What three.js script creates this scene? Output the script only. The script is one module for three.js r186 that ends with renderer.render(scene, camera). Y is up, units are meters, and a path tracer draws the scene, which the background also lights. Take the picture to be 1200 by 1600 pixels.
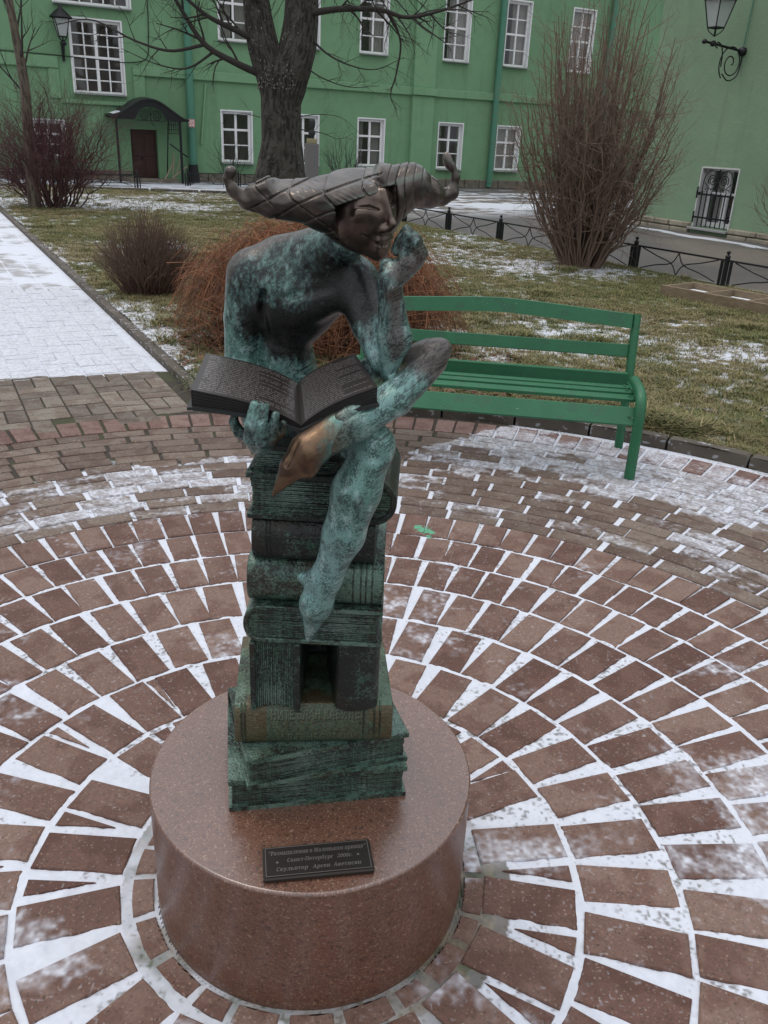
import * as THREE from 'three';
import { mergeGeometries } from 'three/addons/utils/BufferGeometryUtils.js';

// ---------- camera, sky, sun, exposure ----------
const scene = new THREE.Scene();
const camera = new THREE.PerspectiveCamera(62.63, 0.75, 0.05, 900);
camera.position.set(0, 1.7, 0);
camera.rotation.order = 'YXZ';
camera.rotation.set(-24 * Math.PI / 180, 0, 2.7 * Math.PI / 180);
camera.updateMatrixWorld();
const renderer = new THREE.WebGLRenderer({ antialias: true });
renderer.toneMapping = THREE.LinearToneMapping;
renderer.toneMappingExposure = 1.3;
renderer.shadowMap.enabled = true;
{ // plain overcast sky, brighter towards the zenith
  const w = 128, h = 64, d = new Float32Array(w * h * 4);
  for (let j = 0; j < h; j++) for (let i = 0; i < w; i++) {
    const el = ((j + 0.5) / h - 0.5) * Math.PI, s = Math.max(0, Math.sin(el)), L = 1.12 * (1 + 2 * s) / 3 + 0.0;
    const o = (j * w + i) * 4;
    d[o] = L * 0.95; d[o + 1] = L * 0.985; d[o + 2] = L * 1.06; d[o + 3] = 1;
  }
  const sky = new THREE.DataTexture(d, w, h, THREE.RGBAFormat, THREE.FloatType);
  sky.mapping = THREE.EquirectangularReflectionMapping; sky.magFilter = THREE.LinearFilter; sky.needsUpdate = true;
  scene.background = sky; scene.environment = sky;
}
const sun = new THREE.DirectionalLight(0xfff4e6, 0.6);
sun.position.set(-12, 40, -14); sun.target.position.set(0, 0, -8);
sun.castShadow = true; sun.shadow.radius = 40;
Object.assign(sun.shadow.camera, { left: -30, right: 30, top: 30, bottom: -30, near: 1, far: 120 });
scene.add(sun, sun.target);

// ---------- helpers ----------
const V = (x, y, z) => new THREE.Vector3(x, y, z);
const PI = Math.PI, rad = (d) => d * PI / 180;
const clamp = (x, a = 0, b = 1) => Math.min(b, Math.max(a, x));
const lerp = (a, b, t) => a + (b - a) * t;
const sst = (a, b, x) => { const t = clamp((x - a) / (b - a)); return t * t * (3 - 2 * t); };
function rng(s) { return () => { s = (s + 0x6d2b79f5) | 0; let t = Math.imul(s ^ (s >>> 15), 1 | s); t = (t + Math.imul(t ^ (t >>> 7), 61 | t)) ^ t; return ((t ^ (t >>> 14)) >>> 0) / 4294967296; }; }
function h3(x, y, z) { let n = Math.imul(x, 374761393) ^ Math.imul(y, 668265263) ^ Math.imul(z, 1274126177); n = Math.imul(n ^ (n >>> 13), 1274126177); n ^= n >>> 16; return (n >>> 0) / 4294967296; }
function n2(x, y, s = 0) {
  const i = Math.floor(x), j = Math.floor(y); let u = x - i, v = y - j; u = u * u * (3 - 2 * u); v = v * v * (3 - 2 * v);
  const a = h3(i, j, s), b = h3(i + 1, j, s), c = h3(i, j + 1, s), d = h3(i + 1, j + 1, s);
  return a + (b - a) * u + (c - a) * v + (a - b - c + d) * u * v;
}
function n3(x, y, z) {
  const k = Math.floor(z); let w = z - k; w = w * w * (3 - 2 * w);
  return n2(x, y, k) * (1 - w) + n2(x, y, k + 1) * w;
}
const f2 = (x, y, s, o = 3) => { let r = 0, a = 0.5, t = 0; for (let i = 0; i < o; i++) { r += a * n2(x, y, s + i * 17); t += a; a *= 0.5; x *= 2.03; y *= 2.03; } return r / t; };
const f3 = (x, y, z, o = 3) => { let r = 0, a = 0.5, t = 0; for (let i = 0; i < o; i++) { r += a * n3(x, y, z + i * 31); t += a; a *= 0.5; x *= 2.03; y *= 2.03; z *= 2.03; } return r / t; };
const mix3 = (a, b, t) => [a[0] + (b[0] - a[0]) * t, a[1] + (b[1] - a[1]) * t, a[2] + (b[2] - a[2]) * t];
const enc = (v) => { v = clamp(v); return 255 * (v <= 0.0031308 ? v * 12.92 : 1.055 * Math.pow(v, 1 / 2.4) - 0.055); };
function colorTex(w, h, f, wrap = true) {          // f(u, v) -> linear rgb
  const d = new Uint8Array(w * h * 4);
  for (let j = 0; j < h; j++) for (let i = 0; i < w; i++) { const c = f((i + 0.5) / w, (j + 0.5) / h, i, j), o = (j * w + i) * 4; d[o] = enc(c[0]); d[o + 1] = enc(c[1]); d[o + 2] = enc(c[2]); d[o + 3] = 255; }
  const t = new THREE.DataTexture(d, w, h); t.colorSpace = THREE.SRGBColorSpace; t.magFilter = THREE.LinearFilter;
  t.wrapS = t.wrapT = wrap ? THREE.RepeatWrapping : THREE.ClampToEdgeWrapping; t.needsUpdate = true; return t;
}
function greyTex(w, h, f, wrap = true) {
  const d = new Uint8Array(w * h * 4);
  for (let j = 0; j < h; j++) for (let i = 0; i < w; i++) { const c = 255 * clamp(f((i + 0.5) / w, (j + 0.5) / h, i, j)), o = (j * w + i) * 4; d[o] = d[o + 1] = d[o + 2] = c; d[o + 3] = 255; }
  const t = new THREE.DataTexture(d, w, h); t.magFilter = THREE.LinearFilter;
  t.wrapS = t.wrapT = wrap ? THREE.RepeatWrapping : THREE.ClampToEdgeWrapping; t.needsUpdate = true; return t;
}
const rep = (t, x, y) => { const c = t.clone(); c.repeat.set(x, y ?? x); c.needsUpdate = true; return c; };
// periodic noise for tiles: p cells across the tile
function pn(u, v, p, s) {
  const x = u * p, y = v * p, i = Math.floor(x), j = Math.floor(y); let a = x - i, b = y - j; a = a * a * (3 - 2 * a); b = b * b * (3 - 2 * b);
  const g = (m, n) => h3(((m % p) + p) % p, ((n % p) + p) % p, s);
  return lerp(lerp(g(i, j), g(i + 1, j), a), lerp(g(i, j + 1), g(i + 1, j + 1), a), b);
}
function pn2(u, v, p, q, s) { const x = u * p, y = v * q, i = Math.floor(x), j = Math.floor(y); let a = x - i, b = y - j; a = a * a * (3 - 2 * a); const g = (m, n) => h3(((m % p) + p) % p, ((n % q) + q) % q, s); return lerp(lerp(g(i, j), g(i + 1, j), a), lerp(g(i, j + 1), g(i + 1, j + 1), a), b); }
const pf = (u, v, p, s, o = 4) => { let r = 0, a = 0.5, t = 0; for (let k = 0; k < o; k++) { r += a * pn(u, v, p, s + k * 13); t += a; a *= 0.55; p *= 2; } return r / t; };
const std = (o) => new THREE.MeshStandardMaterial(o), phy = (o) => new THREE.MeshPhysicalMaterial(o);
const lin = (r, g, b) => new THREE.Color().setRGB(r, g, b);

const used = new Map();
function numbered(n, p) { const k = (p ? p.uuid : '') + n; const c = used.get(k) ?? 0; used.set(k, c + 1); return c ? n + '_' + String(c).padStart(3, '0') : n; }
function tag(o, label, category, group) { o.userData.label = label; o.userData.category = category; if (group) o.userData.group = group; return o; }
function thing(name, label, category, pos = [0, 0, 0], ry = 0, group) {
  const o = new THREE.Group(); o.name = numbered(name); o.position.set(...pos); o.rotation.y = ry; scene.add(o); return tag(o, label, category, group);
}
function struct(name, parent = scene) { const o = new THREE.Group(); o.name = numbered(name); o.userData.kind = 'structure'; parent.add(o); return o; }
function put(name, geo, mat, parent) { const m = new THREE.Mesh(geo, mat); m.name = parent === scene ? numbered(name) : name; m.castShadow = m.receiveShadow = true; parent.add(m); return m; }

// Mesh builder: triangles without shared vertices, or smooth pieces; uv = box projection in metres unless given
class B {
  constructor() { this.p = []; this.n = []; this.t = []; this.c = null; }
  tri(a, b, c, na, nb, nc, ta, tb, tc) {
    if (!na) {
      const ux = b[0] - a[0], uy = b[1] - a[1], uz = b[2] - a[2], vx = c[0] - a[0], vy = c[1] - a[1], vz = c[2] - a[2];
      let x = uy * vz - uz * vy, y = uz * vx - ux * vz, z = ux * vy - uy * vx; const l = Math.hypot(x, y, z) || 1;
      na = nb = nc = [x / l, y / l, z / l];
    }
    if (!ta) { const k = (p) => Math.abs(na[1]) > 0.7 ? [p[0], p[2]] : Math.abs(na[0]) > Math.abs(na[2]) ? [p[2], p[1]] : [p[0], p[1]]; ta = k(a); tb = k(b); tc = k(c); }
    this.p.push(...a, ...b, ...c); this.n.push(...na, ...nb, ...nc); this.t.push(...ta, ...tb, ...tc); return this;
  }
  quad(a, b, c, d, ts) { ts ? this.tri(a, b, c, 0, 0, 0, ts[0], ts[1], ts[2]).tri(a, c, d, 0, 0, 0, ts[0], ts[2], ts[3]) : this.tri(a, b, c).tri(a, c, d); return this; }
  // box with a small chamfer
  box(cx, cy, cz, sx, sy, sz, ch = 0, m) {
    const X = sx / 2, Y = sy / 2, Z = sz / 2, q = Math.min(ch, X * 0.9, Y * 0.9, Z * 0.9);
    const T = (x, y, z) => { if (!m) return [cx + x, cy + y, cz + z]; const v = V(x, y, z).applyMatrix4(m); return [cx + v.x, cy + v.y, cz + v.z]; };
    const F = [[0, 1, 2], [1, 2, 0], [2, 0, 1]], S = [X, Y, Z];
    const P = (i, j, k, a, b, c) => { const v = [0, 0, 0]; v[i] = a; v[j] = b; v[k] = c; return T(...v); };
    for (const [i, j, k] of F) for (const s of [1, -1]) {
      const a = S[i] * s, b = S[j] - q, c = S[k] - q;
      const A = [P(i, j, k, a, -b, -c), P(i, j, k, a, b, -c), P(i, j, k, a, b, c), P(i, j, k, a, -b, c)];
      s > 0 ? this.quad(A[0], A[1], A[2], A[3]) : this.quad(A[3], A[2], A[1], A[0]);
    }
    if (q > 0) {
      for (const [i, j, k] of F) for (const s of [1, -1]) for (const t of [1, -1]) { // edge between +-i and +-j faces, along k
        const c = S[k] - q, a = [P(i, j, k, s * S[i], t * (S[j] - q), -c), P(i, j, k, s * (S[i] - q), t * S[j], -c), P(i, j, k, s * (S[i] - q), t * S[j], c), P(i, j, k, s * S[i], t * (S[j] - q), c)];
        s * t > 0 ? this.quad(a[0], a[1], a[2], a[3]) : this.quad(a[3], a[2], a[1], a[0]);
      }
      for (const s of [1, -1]) for (const t of [1, -1]) for (const w of [1, -1]) {
        const a = T(s * X, t * (Y - q), w * (Z - q)), b = T(s * (X - q), t * Y, w * (Z - q)), c = T(s * (X - q), t * (Y - q), w * Z);
        s * t * w > 0 ? this.tri(a, b, c) : this.tri(c, b, a);
      }
    }
    return this;
  }
  // bar of section w x h from a to b; up gives the direction of h
  bar(a, b, w, h, ch = 0, up = [0, 1, 0]) {
    const A = V(...a), D = V(...b).sub(A), L = D.length(), x = D.clone().normalize(); let u = V(...up); if (Math.abs(u.dot(x)) > 0.99) u = V(0, 0, 1);
    const z = x.clone().cross(u).normalize(), y = z.clone().cross(x), m = new THREE.Matrix4().makeBasis(x, y, z), c = A.addScaledVector(D, 0.5);
    return this.box(c.x, c.y, c.z, L, h, w, ch, m);
  }
  // smooth tube along points with radii; flat = squash of the section across 'up'
  tube(P, R, sides = 6, cap = true, ring = null) {
    const n = P.length, pv = P.map((q) => V(...q)), r = (i) => Array.isArray(R) ? R[i] : R; let u = null; const rings = []; let acc = 0;
    for (let i = 0; i < n; i++) {
      const t = pv[Math.min(n - 1, i + 1)].clone().sub(pv[Math.max(0, i - 1)]).normalize();
      if (!u) u = Math.abs(t.y) < 0.9 ? V(0, 1, 0) : V(1, 0, 0);
      const s = t.clone().cross(u).normalize(); u = s.clone().cross(t).normalize();
      if (i) acc += pv[i].distanceTo(pv[i - 1]);
      const row = [];
      for (let k = 0; k <= sides; k++) { const a = k / sides * 2 * PI, c = Math.cos(a), d = Math.sin(a), nx = s.x * c + u.x * d, ny = s.y * c + u.y * d, nz = s.z * c + u.z * d, q = r(i); row.push([[pv[i].x + nx * q, pv[i].y + ny * q, pv[i].z + nz * q], [nx, ny, nz], [a * Math.max(q, 0.004), acc]]); }
      rings.push(row);
    }
    for (let i = 0; i + 1 < n; i++) for (let k = 0; k < sides; k++) {
      const a = rings[i][k], b = rings[i][k + 1], c = rings[i + 1][k + 1], d = rings[i + 1][k];
      this.tri(a[0], c[0], b[0], a[1], c[1], b[1], a[2], c[2], b[2]); this.tri(a[0], d[0], c[0], a[1], d[1], c[1], a[2], d[2], c[2]);
    }
    if (cap) for (const [row, f] of [[rings[0], 1], [rings[n - 1], 0]]) for (let k = 1; k + 1 < sides; k++) f ? this.tri(row[0][0], row[k][0], row[k + 1][0]) : this.tri(row[0][0], row[k + 1][0], row[k][0]);
    return this;
  }
  // prism on a polygon (x, z), counter-clockwise seen from above, chamfered top, no underside
  prism(poly, y0, y1, q = 0.004, tilt) {
    { let A = 0; poly.forEach((p, i) => { const w = poly[(i + 1) % poly.length]; A += p[1] * w[0] - p[0] * w[1]; }); if (A < 0) poly = poly.slice().reverse(); }
    const n = poly.length, cx = poly.reduce((s, p) => s + p[0], 0) / n, cz = poly.reduce((s, p) => s + p[1], 0) / n;
    const inn = poly.map(([x, z]) => { const dx = cx - x, dz = cz - z, l = Math.hypot(dx, dz) || 1; return [x + dx / l * q * 1.4, z + dz / l * q * 1.4]; });
    const ty = (x, z) => tilt ? (x - cx) * tilt[0] + (z - cz) * tilt[1] : 0;
    const top = inn.map(([x, z]) => [x, y1 + ty(x, z), z]), mid = poly.map(([x, z]) => [x, y1 - q + ty(x, z), z]), bot = poly.map(([x, z]) => [x, y0, z]);
    for (let i = 0; i < n; i++) { const j = (i + 1) % n; this.quad(bot[i], bot[j], mid[j], mid[i]); this.quad(mid[i], mid[j], top[j], top[i]); }
    for (let i = 1; i + 1 < n; i++) this.tri(top[0], top[i], top[i + 1]);
    return this;
  }
  lathe(prof, seg, cx = 0, cy = 0, cz = 0) { // prof: [r, y] from bottom to top
    const N = prof.map((p, i) => { const a = prof[Math.max(0, i - 1)], b = prof[Math.min(prof.length - 1, i + 1)], x = b[1] - a[1], y = -(b[0] - a[0]), l = Math.hypot(x, y) || 1; return [x / l, y / l]; });
    for (let k = 0; k < seg; k++) for (let i = 0; i + 1 < prof.length; i++) {
      const v = (i, k) => { const a = k / seg * 2 * PI, c = Math.cos(a), s = Math.sin(a); return [[cx + prof[i][0] * c, cy + prof[i][1], cz - prof[i][0] * s], [N[i][0] * c, N[i][1], -N[i][0] * s], [a * 0.3, prof[i][1]]]; };
      const a = v(i, k), b = v(i, k + 1), c = v(i + 1, k + 1), d = v(i + 1, k);
      this.tri(a[0], b[0], c[0], a[1], b[1], c[1], a[2], b[2], c[2]); this.tri(a[0], c[0], d[0], a[1], c[1], d[1], a[2], c[2], d[2]);
    }
    return this;
  }
  geo(g, m) { // append a BufferGeometry
    g = g.index ? g.toNonIndexed() : g; if (m) { g = g.clone(); g.applyMatrix4(m); }
    const p = g.attributes.position, n = g.attributes.normal, at = (a, i) => [a.getX(i), a.getY(i), a.getZ(i)];
    for (let i = 0; i < p.count; i += 3) this.tri(at(p, i), at(p, i + 1), at(p, i + 2), at(n, i), at(n, i + 1), at(n, i + 2));
    return this;
  }
  make() {
    const g = new THREE.BufferGeometry();
    g.setAttribute('position', new THREE.Float32BufferAttribute(this.p, 3)); g.setAttribute('normal', new THREE.Float32BufferAttribute(this.n, 3)); g.setAttribute('uv', new THREE.Float32BufferAttribute(this.t, 2));
    return g;
  }
  build(name, mat, parent) { return put(name, this.make(), mat, parent); }
}
function spline(pts, n) { const c = new THREE.CatmullRomCurve3(pts.map((p) => V(...p)), false, 'centripetal'); return c.getPoints(n).map((p) => [p.x, p.y, p.z]); }
const mergeAll = (list) => mergeGeometries(list);
// ---------- ground: paving laid in rings round the plinth, path, lawn, road ----------
const CX = -0.14, CZ = -1.565;
const RX = -0.156, ringPt = (r, a) => [RX + r * Math.sin(a), CZ - 0.05 * sst(-0.4, 0.6, Math.cos(a)) - r * Math.cos(a)];
const polar = (x, z) => { const dx = x - CX, dz = z - CZ; return [Math.hypot(dx, dz), Math.atan2(dx, -dz)]; };   // azimuth 0 = away from the viewer, + = right
const ptAt = (r, a) => [CX + r * Math.sin(a), CZ - r * Math.cos(a)];
const KD = [-0.4810, -0.8767], K0 = [-1.13, -5.22];                   // kerb of the path: a line going back and to the left
const kerbSide = (x, z) => (x - K0[0]) * -KD[1] + (z - K0[1]) * KD[0]; // > 0 on the lawn
// where the paving stayed free of snow, in the lee of the bushes
const dryness = (x, z) => {
  const [r, a] = polar(x, z), d = a * 180 / PI, w = (f2(x * 2.3, z * 2.3, 5) - 0.5) * 0.9 + (f2(x * 9, z * 9, 6) - 0.5) * 0.5 + (n2(x * 45, z * 45, 7) - 0.5) * 0.12;
  const lim = d > 2 ? 3.0 + sst(2, 24, d) * 1.6 : 3.0 + sst(-35, -70, d) * 0.5;
  return sst(-0.06, 0.06, r - lim + w * 0.6) * (1 - sst(-0.03, 0.03, r - 4.93 + w * 0.3 + (x + 2.3) * 0.1));
};
const crumbs = (x, z) => { const g = f2(x * 60, z * 60, 71, 2), b = f2(x * 11, z * 11, 72, 3); return g * 0.55 + b * 0.45; };
// how much frost and snow lies on the face of the stones
const snowOn = (x, z, own = 0.5) => {
  const [r, a] = polar(x, z), d = a * 180 / PI;
  let k = 0.17;
  if (r < 1.5) k += 0.03 + 0.1 * sst(62, 76, d) * sst(104, 88, d);
  const far = sst(2.15, 2.5, r);
  k += far * (0.15 * sst(0, -30, d) + 0.13 * sst(14, -4, d) * sst(3.2, 2.7, r) + 0.40 * sst(2.75, 3.15, r) * sst(0, 12, d) * sst(-0.05, 0.25, 3.98 - r) );
  k += sst(-40, -60, d) * sst(1.6, 2.0, r) * 0.2;
  if (r > 4.9) k += 0.7;
  k += (own - 0.5) * (0.1 + 0.36 * far);
  k -= dryness(x, z) * 0.75;
  const w = f2(x * 3, z * 3, 48, 2) * 0.3, streak = far > 0 ? lerp(f2(x * 2.6 + 3, z * 5.5, 44, 3), f2(a * r * 2.2 + 40 + w, r * 11 + w, 46, 3), far) : f2(x * 2.6 + 3, z * 5.5, 44, 3);
  const m = 0.5 * streak + 0.34 * f2(x * 11, z * 11, 45, 4) + 0.16 * n2(x * 60, z * 60, 71);
  return Math.max(sst(-0.03, 0.19, m + k - 0.8), 0.35 * sst(0.84, 0.92, n2(x * 120, z * 120, 73)) * sst(0.4, 0.6, f2(x * 5, z * 5, 74) + k * 0.3));
};
const SNOW = [0.64, 0.668, 0.735];
const RINGS = [0.438, 0.684, 0.938, 1.2, 1.466, 1.714, 1.952, 2.19], COUNT = [21, 34, 46, 61, 76, 91, 104];
const STONES = [];   // every stone: { poly, kind, tone, top }
{
  const R = rng(11);
  for (let k = 0; k + 1 < RINGS.length; k++) {
    const r0 = RINGS[k] + 0.006, r1 = RINGS[k + 1] - 0.007, N = COUNT[k], w = Math.min(0.1185, 2 * PI * r0 / N - 0.005), off = R() * 6.28;
    for (let i = 0; i < N; i++) {
      const a = off + (i + (R() - 0.5) * 0.1) / N * 2 * PI, t = (R() - 0.5) * 0.05, c = Math.cos(a + t), s = Math.sin(a + t), [mx, mz] = ringPt((r0 + r1) / 2, a), L = (r1 - r0) / 2 - R() * 0.004, h = w / 2 - R() * 0.003;
      const q = (u, v) => [mx + s * u + c * v, mz - c * u + s * v];
      STONES.push({ poly: [q(-L, -h), q(L, -h * (1 + (R() - 0.5) * 0.04)), q(L, h), q(-L, h)], kind: 0, tone: R(), top: 0.0125 + R() * 0.003, tilt: [(R() - 0.5) * 0.02, (R() - 0.5) * 0.02], r: r0 });
      if (k === 0 && R() < 0.55 || k === 1 && R() < 0.08) { // sliver cut to fill the wedge between two stones
        const b = a + PI / N, g = 2 * PI * r1 / N - w, e = g * 0.3, [ox, oz] = ringPt(r1 - 0.004, b), l = L * (1.1 + R() * 0.5), cb = Math.cos(b), sb = Math.sin(b);
        STONES.push({ poly: [[ox + cb * e, oz + sb * e], [ox - cb * e, oz - sb * e], [ox - sb * l, oz + cb * l]], kind: 0, tone: R(), top: 0.0126 + R() * 0.002, tilt: [0, 0], r: r0 });
      }
    }
  }
  for (let i = 0, a = 0.1; a < 6.2; i++) { // small cut stones hugging the plinth
    const w = 0.16 + R() * 0.12, r0 = 0.383 + R() * 0.004, r1 = 0.428 + R() * 0.006, b = a + w;
    if (R() < 0.86) { const P = []; for (let k = 0; k <= 3; k++) P.push(ptAt(r1, lerp(a, b, k / 3))); for (let k = 3; k >= 0; k--) P.push(ptAt(r0, lerp(a, b, k / 3))); STONES.push({ poly: P, kind: 0, tone: R() * 0.6 + 0.4, top: 0.0128 + R() * 0.003, tilt: [0, 0], r: 0.4 }); }
    a = b + 0.035 + R() * 0.03;
  }
  for (let k = 0; k < 12; k++) { // rows of stones laid along the rings
    const r = 2.19 + 0.1088 * (k + 0.5), N = Math.floor(2 * PI * r / 0.252), off = R() * 6.28, hh = 0.0495;
    for (let i = 0; i < N; i++) {
      const a = off + (i + (R() - 0.5) * 0.06) / N * 2 * PI, h = 0.117 / r;
      STONES.push({ poly: [ringPt(r - hh, a - h), ringPt(r + hh, a - h), ringPt(r + hh, a), ringPt(r + hh, a + h), ringPt(r - hh, a + h), ringPt(r - hh, a)], kind: 1, tone: R(), top: 0.0115 + R() * 0.003, tilt: [(R() - 0.5) * 0.015, (R() - 0.5) * 0.015], r });
    }
  }
  { const r0 = 3.503, r1 = 3.745, N = Math.floor(2 * PI * r0 / 0.126), h = 0.0555;   // red border ring
    for (let i = 0; i < N; i++) { const a = (i + (R() - 0.5) * 0.06) / N * 2 * PI, s = h / r0; STONES.push({ poly: [ringPt(r0, a - s), ringPt(r1, a - s), ringPt(r1, a + s), ringPt(r0, a + s)], kind: 2, tone: R(), top: 0.0135 + R() * 0.003, tilt: [0, 0], r: r0 }); } }
  // path: basket weave, pairs of stones turned by turns
  const e1 = [-KD[1], KD[0]], e2 = KD;
  for (let i = -12; i < 0; i++) for (let j = -3; j < 30; j++) {
    const u0 = i * 0.248 - 0.09, v0 = j * 0.248;
    for (let k = 0; k < 2; k++) {
      const turn = (i + j) & 1, U = turn ? [0, 0.238] : [k * 0.124, k * 0.124 + 0.113], W = turn ? [k * 0.124, k * 0.124 + 0.113] : [0, 0.238];
      const q = (u, v) => [K0[0] + e1[0] * (u0 + u) + e2[0] * (v0 + v), K0[1] + e1[1] * (u0 + u) + e2[1] * (v0 + v)];
      const P = [q(U[0], W[0]), q(U[1], W[0]), q(U[1], W[1]), q(U[0], W[1])], c = q((U[0] + U[1]) / 2, (W[0] + W[1]) / 2), [r] = polar(...c);
      if (r > 3.80 && c[1] > -9.6) STONES.push({ poly: P, kind: 3, tone: R(), top: 0.0095 + R() * 0.004, tilt: [(R() - 0.5) * 0.02, (R() - 0.5) * 0.02], r });
    }
  }
}
// colour of concrete stone at a place; tone 0..1 of the single stone
const BASE = [[[0.118, 0.058, 0.042], [0.195, 0.124, 0.096]], [[0.115, 0.079, 0.061], [0.178, 0.137, 0.108]], [[0.15, 0.085, 0.07], [0.2, 0.125, 0.104]], [[0.118, 0.095, 0.075], [0.215, 0.185, 0.148]]];
function stoneColour(x, z, kind, tone, res) {
  let c = mix3(BASE[kind][0], BASE[kind][1], tone);
  const wet = sst(0.42, 0.62, f2(x * 13 + tone * 40, z * 13, 81, 3)); c = mix3(c, [c[0] * 0.64, c[1] * 0.5, c[2] * 0.46], wet * 0.7);      // damp patches
  const g = h3(Math.floor(x * res), Math.floor(z * res), 5), f = n2(x * 210, z * 210, 9);
  const m = 0.82 + 0.36 * f; c = [c[0] * m, c[1] * m, c[2] * m];
  if (g > 0.972) c = mix3(c, [0.36, 0.29, 0.23], 0.5); else if (g < 0.03) c = mix3(c, [0.03, 0.025, 0.02], 0.7);                           // grit in the concrete
  const s = snowOn(x, z, h3(Math.floor(tone * 9999), 7, 3)); if (s > 0 && kind === 3) c = mix3(c, SNOW, s * (0.62 + 0.38 * n2(x * 60, z * 60, 12))); else if (s > 0) c = mix3(c, SNOW, s * clamp(0.25 + 0.75 * n2(x * 110, z * 110, 12)) * (0.6 + 0.4 * sst(0.3, 0.6, n2(x * 30, z * 30, 19))));
  if (kind === 0 && Math.abs(x - 0.2) < 0.2 && Math.abs(z + 3.6) < 0.2) for (const [px, pz, pr] of PAINT) { const q = Math.hypot(x - px, z - pz) / pr; if (q < 1.3 && q + 0.7 * (n2(x * 90, z * 90, 95) - 0.5) + 0.5 * (n2(x * 260, z * 260, 96) - 0.5) < 0.62) c = [0.1, 0.33, 0.2]; }   // spots of spilt green paint
  return c;
}
const PAINT = [[0.197, -3.60, 0.05], [0.225, -3.58, 0.028], [0.165, -3.63, 0.03], [0.21, -3.53, 0.025]];
{
  // which stone covers a texel: stones are stamped into the colour map of their area
  const areas = [{ x0: -2.55, z0: -4.05, s: 4.85, n: 2048 }, { x0: -5.4, z0: -10.2, s: 9.6, n: 2048 }];
  const maps = areas.map((A) => {
    const px = new Uint8Array(A.n * A.n * 4).fill(60), res = A.n / A.s;
    for (const st of STONES) {
      const near = st.kind === 0; if (near !== (A === areas[0])) continue;
      let a = 1e9, b = -1e9, c = 1e9, d = -1e9; for (const [x, z] of st.poly) { a = Math.min(a, x); b = Math.max(b, x); c = Math.min(c, z); d = Math.max(d, z); }
      const i0 = Math.max(0, Math.floor((a - A.x0) * res) - 2), i1 = Math.min(A.n - 1, Math.ceil((b - A.x0) * res) + 2), j0 = Math.max(0, Math.floor((c - A.z0) * res) - 2), j1 = Math.min(A.n - 1, Math.ceil((d - A.z0) * res) + 2);
      const n = st.poly.length; let ar = 0; st.poly.forEach((p, i) => { const w = st.poly[(i + 1) % n]; ar += p[0] * w[1] - w[0] * p[1]; }); const sg = Math.sign(ar), pad = 2.2 / res;
      for (let j = j0; j <= j1; j++) for (let i = i0; i <= i1; i++) {
        const x = A.x0 + (i + 0.5) / res, z = A.z0 + (j + 0.5) / res; let inside = true;
        for (let k = 0; k < n && inside; k++) { const p = st.poly[k], w = st.poly[(k + 1) % n], ex = w[0] - p[0], ez = w[1] - p[1]; if (sg * (ex * (z - p[1]) - ez * (x - p[0])) < -pad * Math.hypot(ex, ez)) inside = false; }
        if (!inside) continue;
        const q = stoneColour(x, z, st.kind, st.tone, res * 0.8), o = (j * A.n + i) * 4; px[o] = enc(q[0]); px[o + 1] = enc(q[1]); px[o + 2] = enc(q[2]); px[o + 3] = 255;
      }
    }
    const t = new THREE.DataTexture(px, A.n, A.n); t.colorSpace = THREE.SRGBColorSpace; t.magFilter = THREE.LinearFilter; t.needsUpdate = true; return t;
  });
  const rough = greyTex(512, 512, (u, v) => 0.35 + 0.5 * pf(u, v, 6, 3, 4) + 0.12 * pf(u, v, 90, 9, 1));
  const bump = greyTex(512, 512, (u, v) => 0.5 * pf(u, v, 64, 21, 2) + 0.5 * pf(u, v, 160, 22, 1));
  const stoneMat = areas.map((A, i) => std({ map: maps[i], roughness: 0.74, bumpMap: bump, bumpScale: 0.0012 }));
  const names = ['plaza', 'plaza_border', 'path'];
  const groups = names.map((n) => struct(n));
  camera.aspect = 0.75; camera.updateProjectionMatrix();
  const inView = (st) => { const c = st.poly[0], p = V(c[0], 0, c[1]).project(camera), q = V(st.poly[2][0], 0, st.poly[2][1]).project(camera); return Math.min(Math.abs(p.x), Math.abs(q.x)) < 1.02 && Math.min(p.y, q.y) < 1.1 && Math.max(p.y, q.y) > -1.04 && p.z < 1 && c[1] < -0.6; };
  const count = [0, 0, 0];
  const rest = names.map(() => [new B(), new B()]);
  const sorted = STONES.filter(inView).map((s) => ({ s, d: Math.hypot(s.poly[0][0], s.poly[0][1]) })).sort((a, b) => a.d - b.d).map((o) => o.s);
  const addUV = (b, A) => { for (let i = 0; i < b.p.length / 3; i++) { b.t[i * 2] = (b.p[i * 3] - A.x0) / A.s; b.t[i * 2 + 1] = (b.p[i * 3 + 2] - A.z0) / A.s; } };
  for (const st of sorted) {
    const g = st.kind === 0 ? 0 : st.kind === 3 ? 2 : 1, A = st.kind === 0 ? 0 : 1;
    if (count[g]++ < 300) { const b = new B().prism(st.poly, -0.03, st.top, 0.003, st.tilt); addUV(b, areas[A]); b.build('paving_brick', stoneMat[A], groups[g]); }
    else rest[g][A].prism(st.poly, -0.03, st.top, 0.003, st.tilt);
  }
  const seen = new Set(sorted);
  for (const st of STONES) if (!seen.has(st) && st.poly[0][1] < 1.5) rest[st.kind === 0 ? 0 : st.kind === 3 ? 2 : 1][st.kind === 0 ? 0 : 1].prism(st.poly, -0.03, st.top, 0.003, st.tilt);
  rest.forEach((r, g) => r.forEach((b, A) => { if (b.p.length) { addUV(b, areas[A]); const m = b.build('paving_bricks', stoneMat[A], groups[g]); m.userData.kind = 'stuff'; } }));
  // bed of the joints: snow trodden into them, bare soil and moss where it is dry
  const bedA = { x0: -5.4, z0: -10.2, s: 9.6, n: 2048 };
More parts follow.
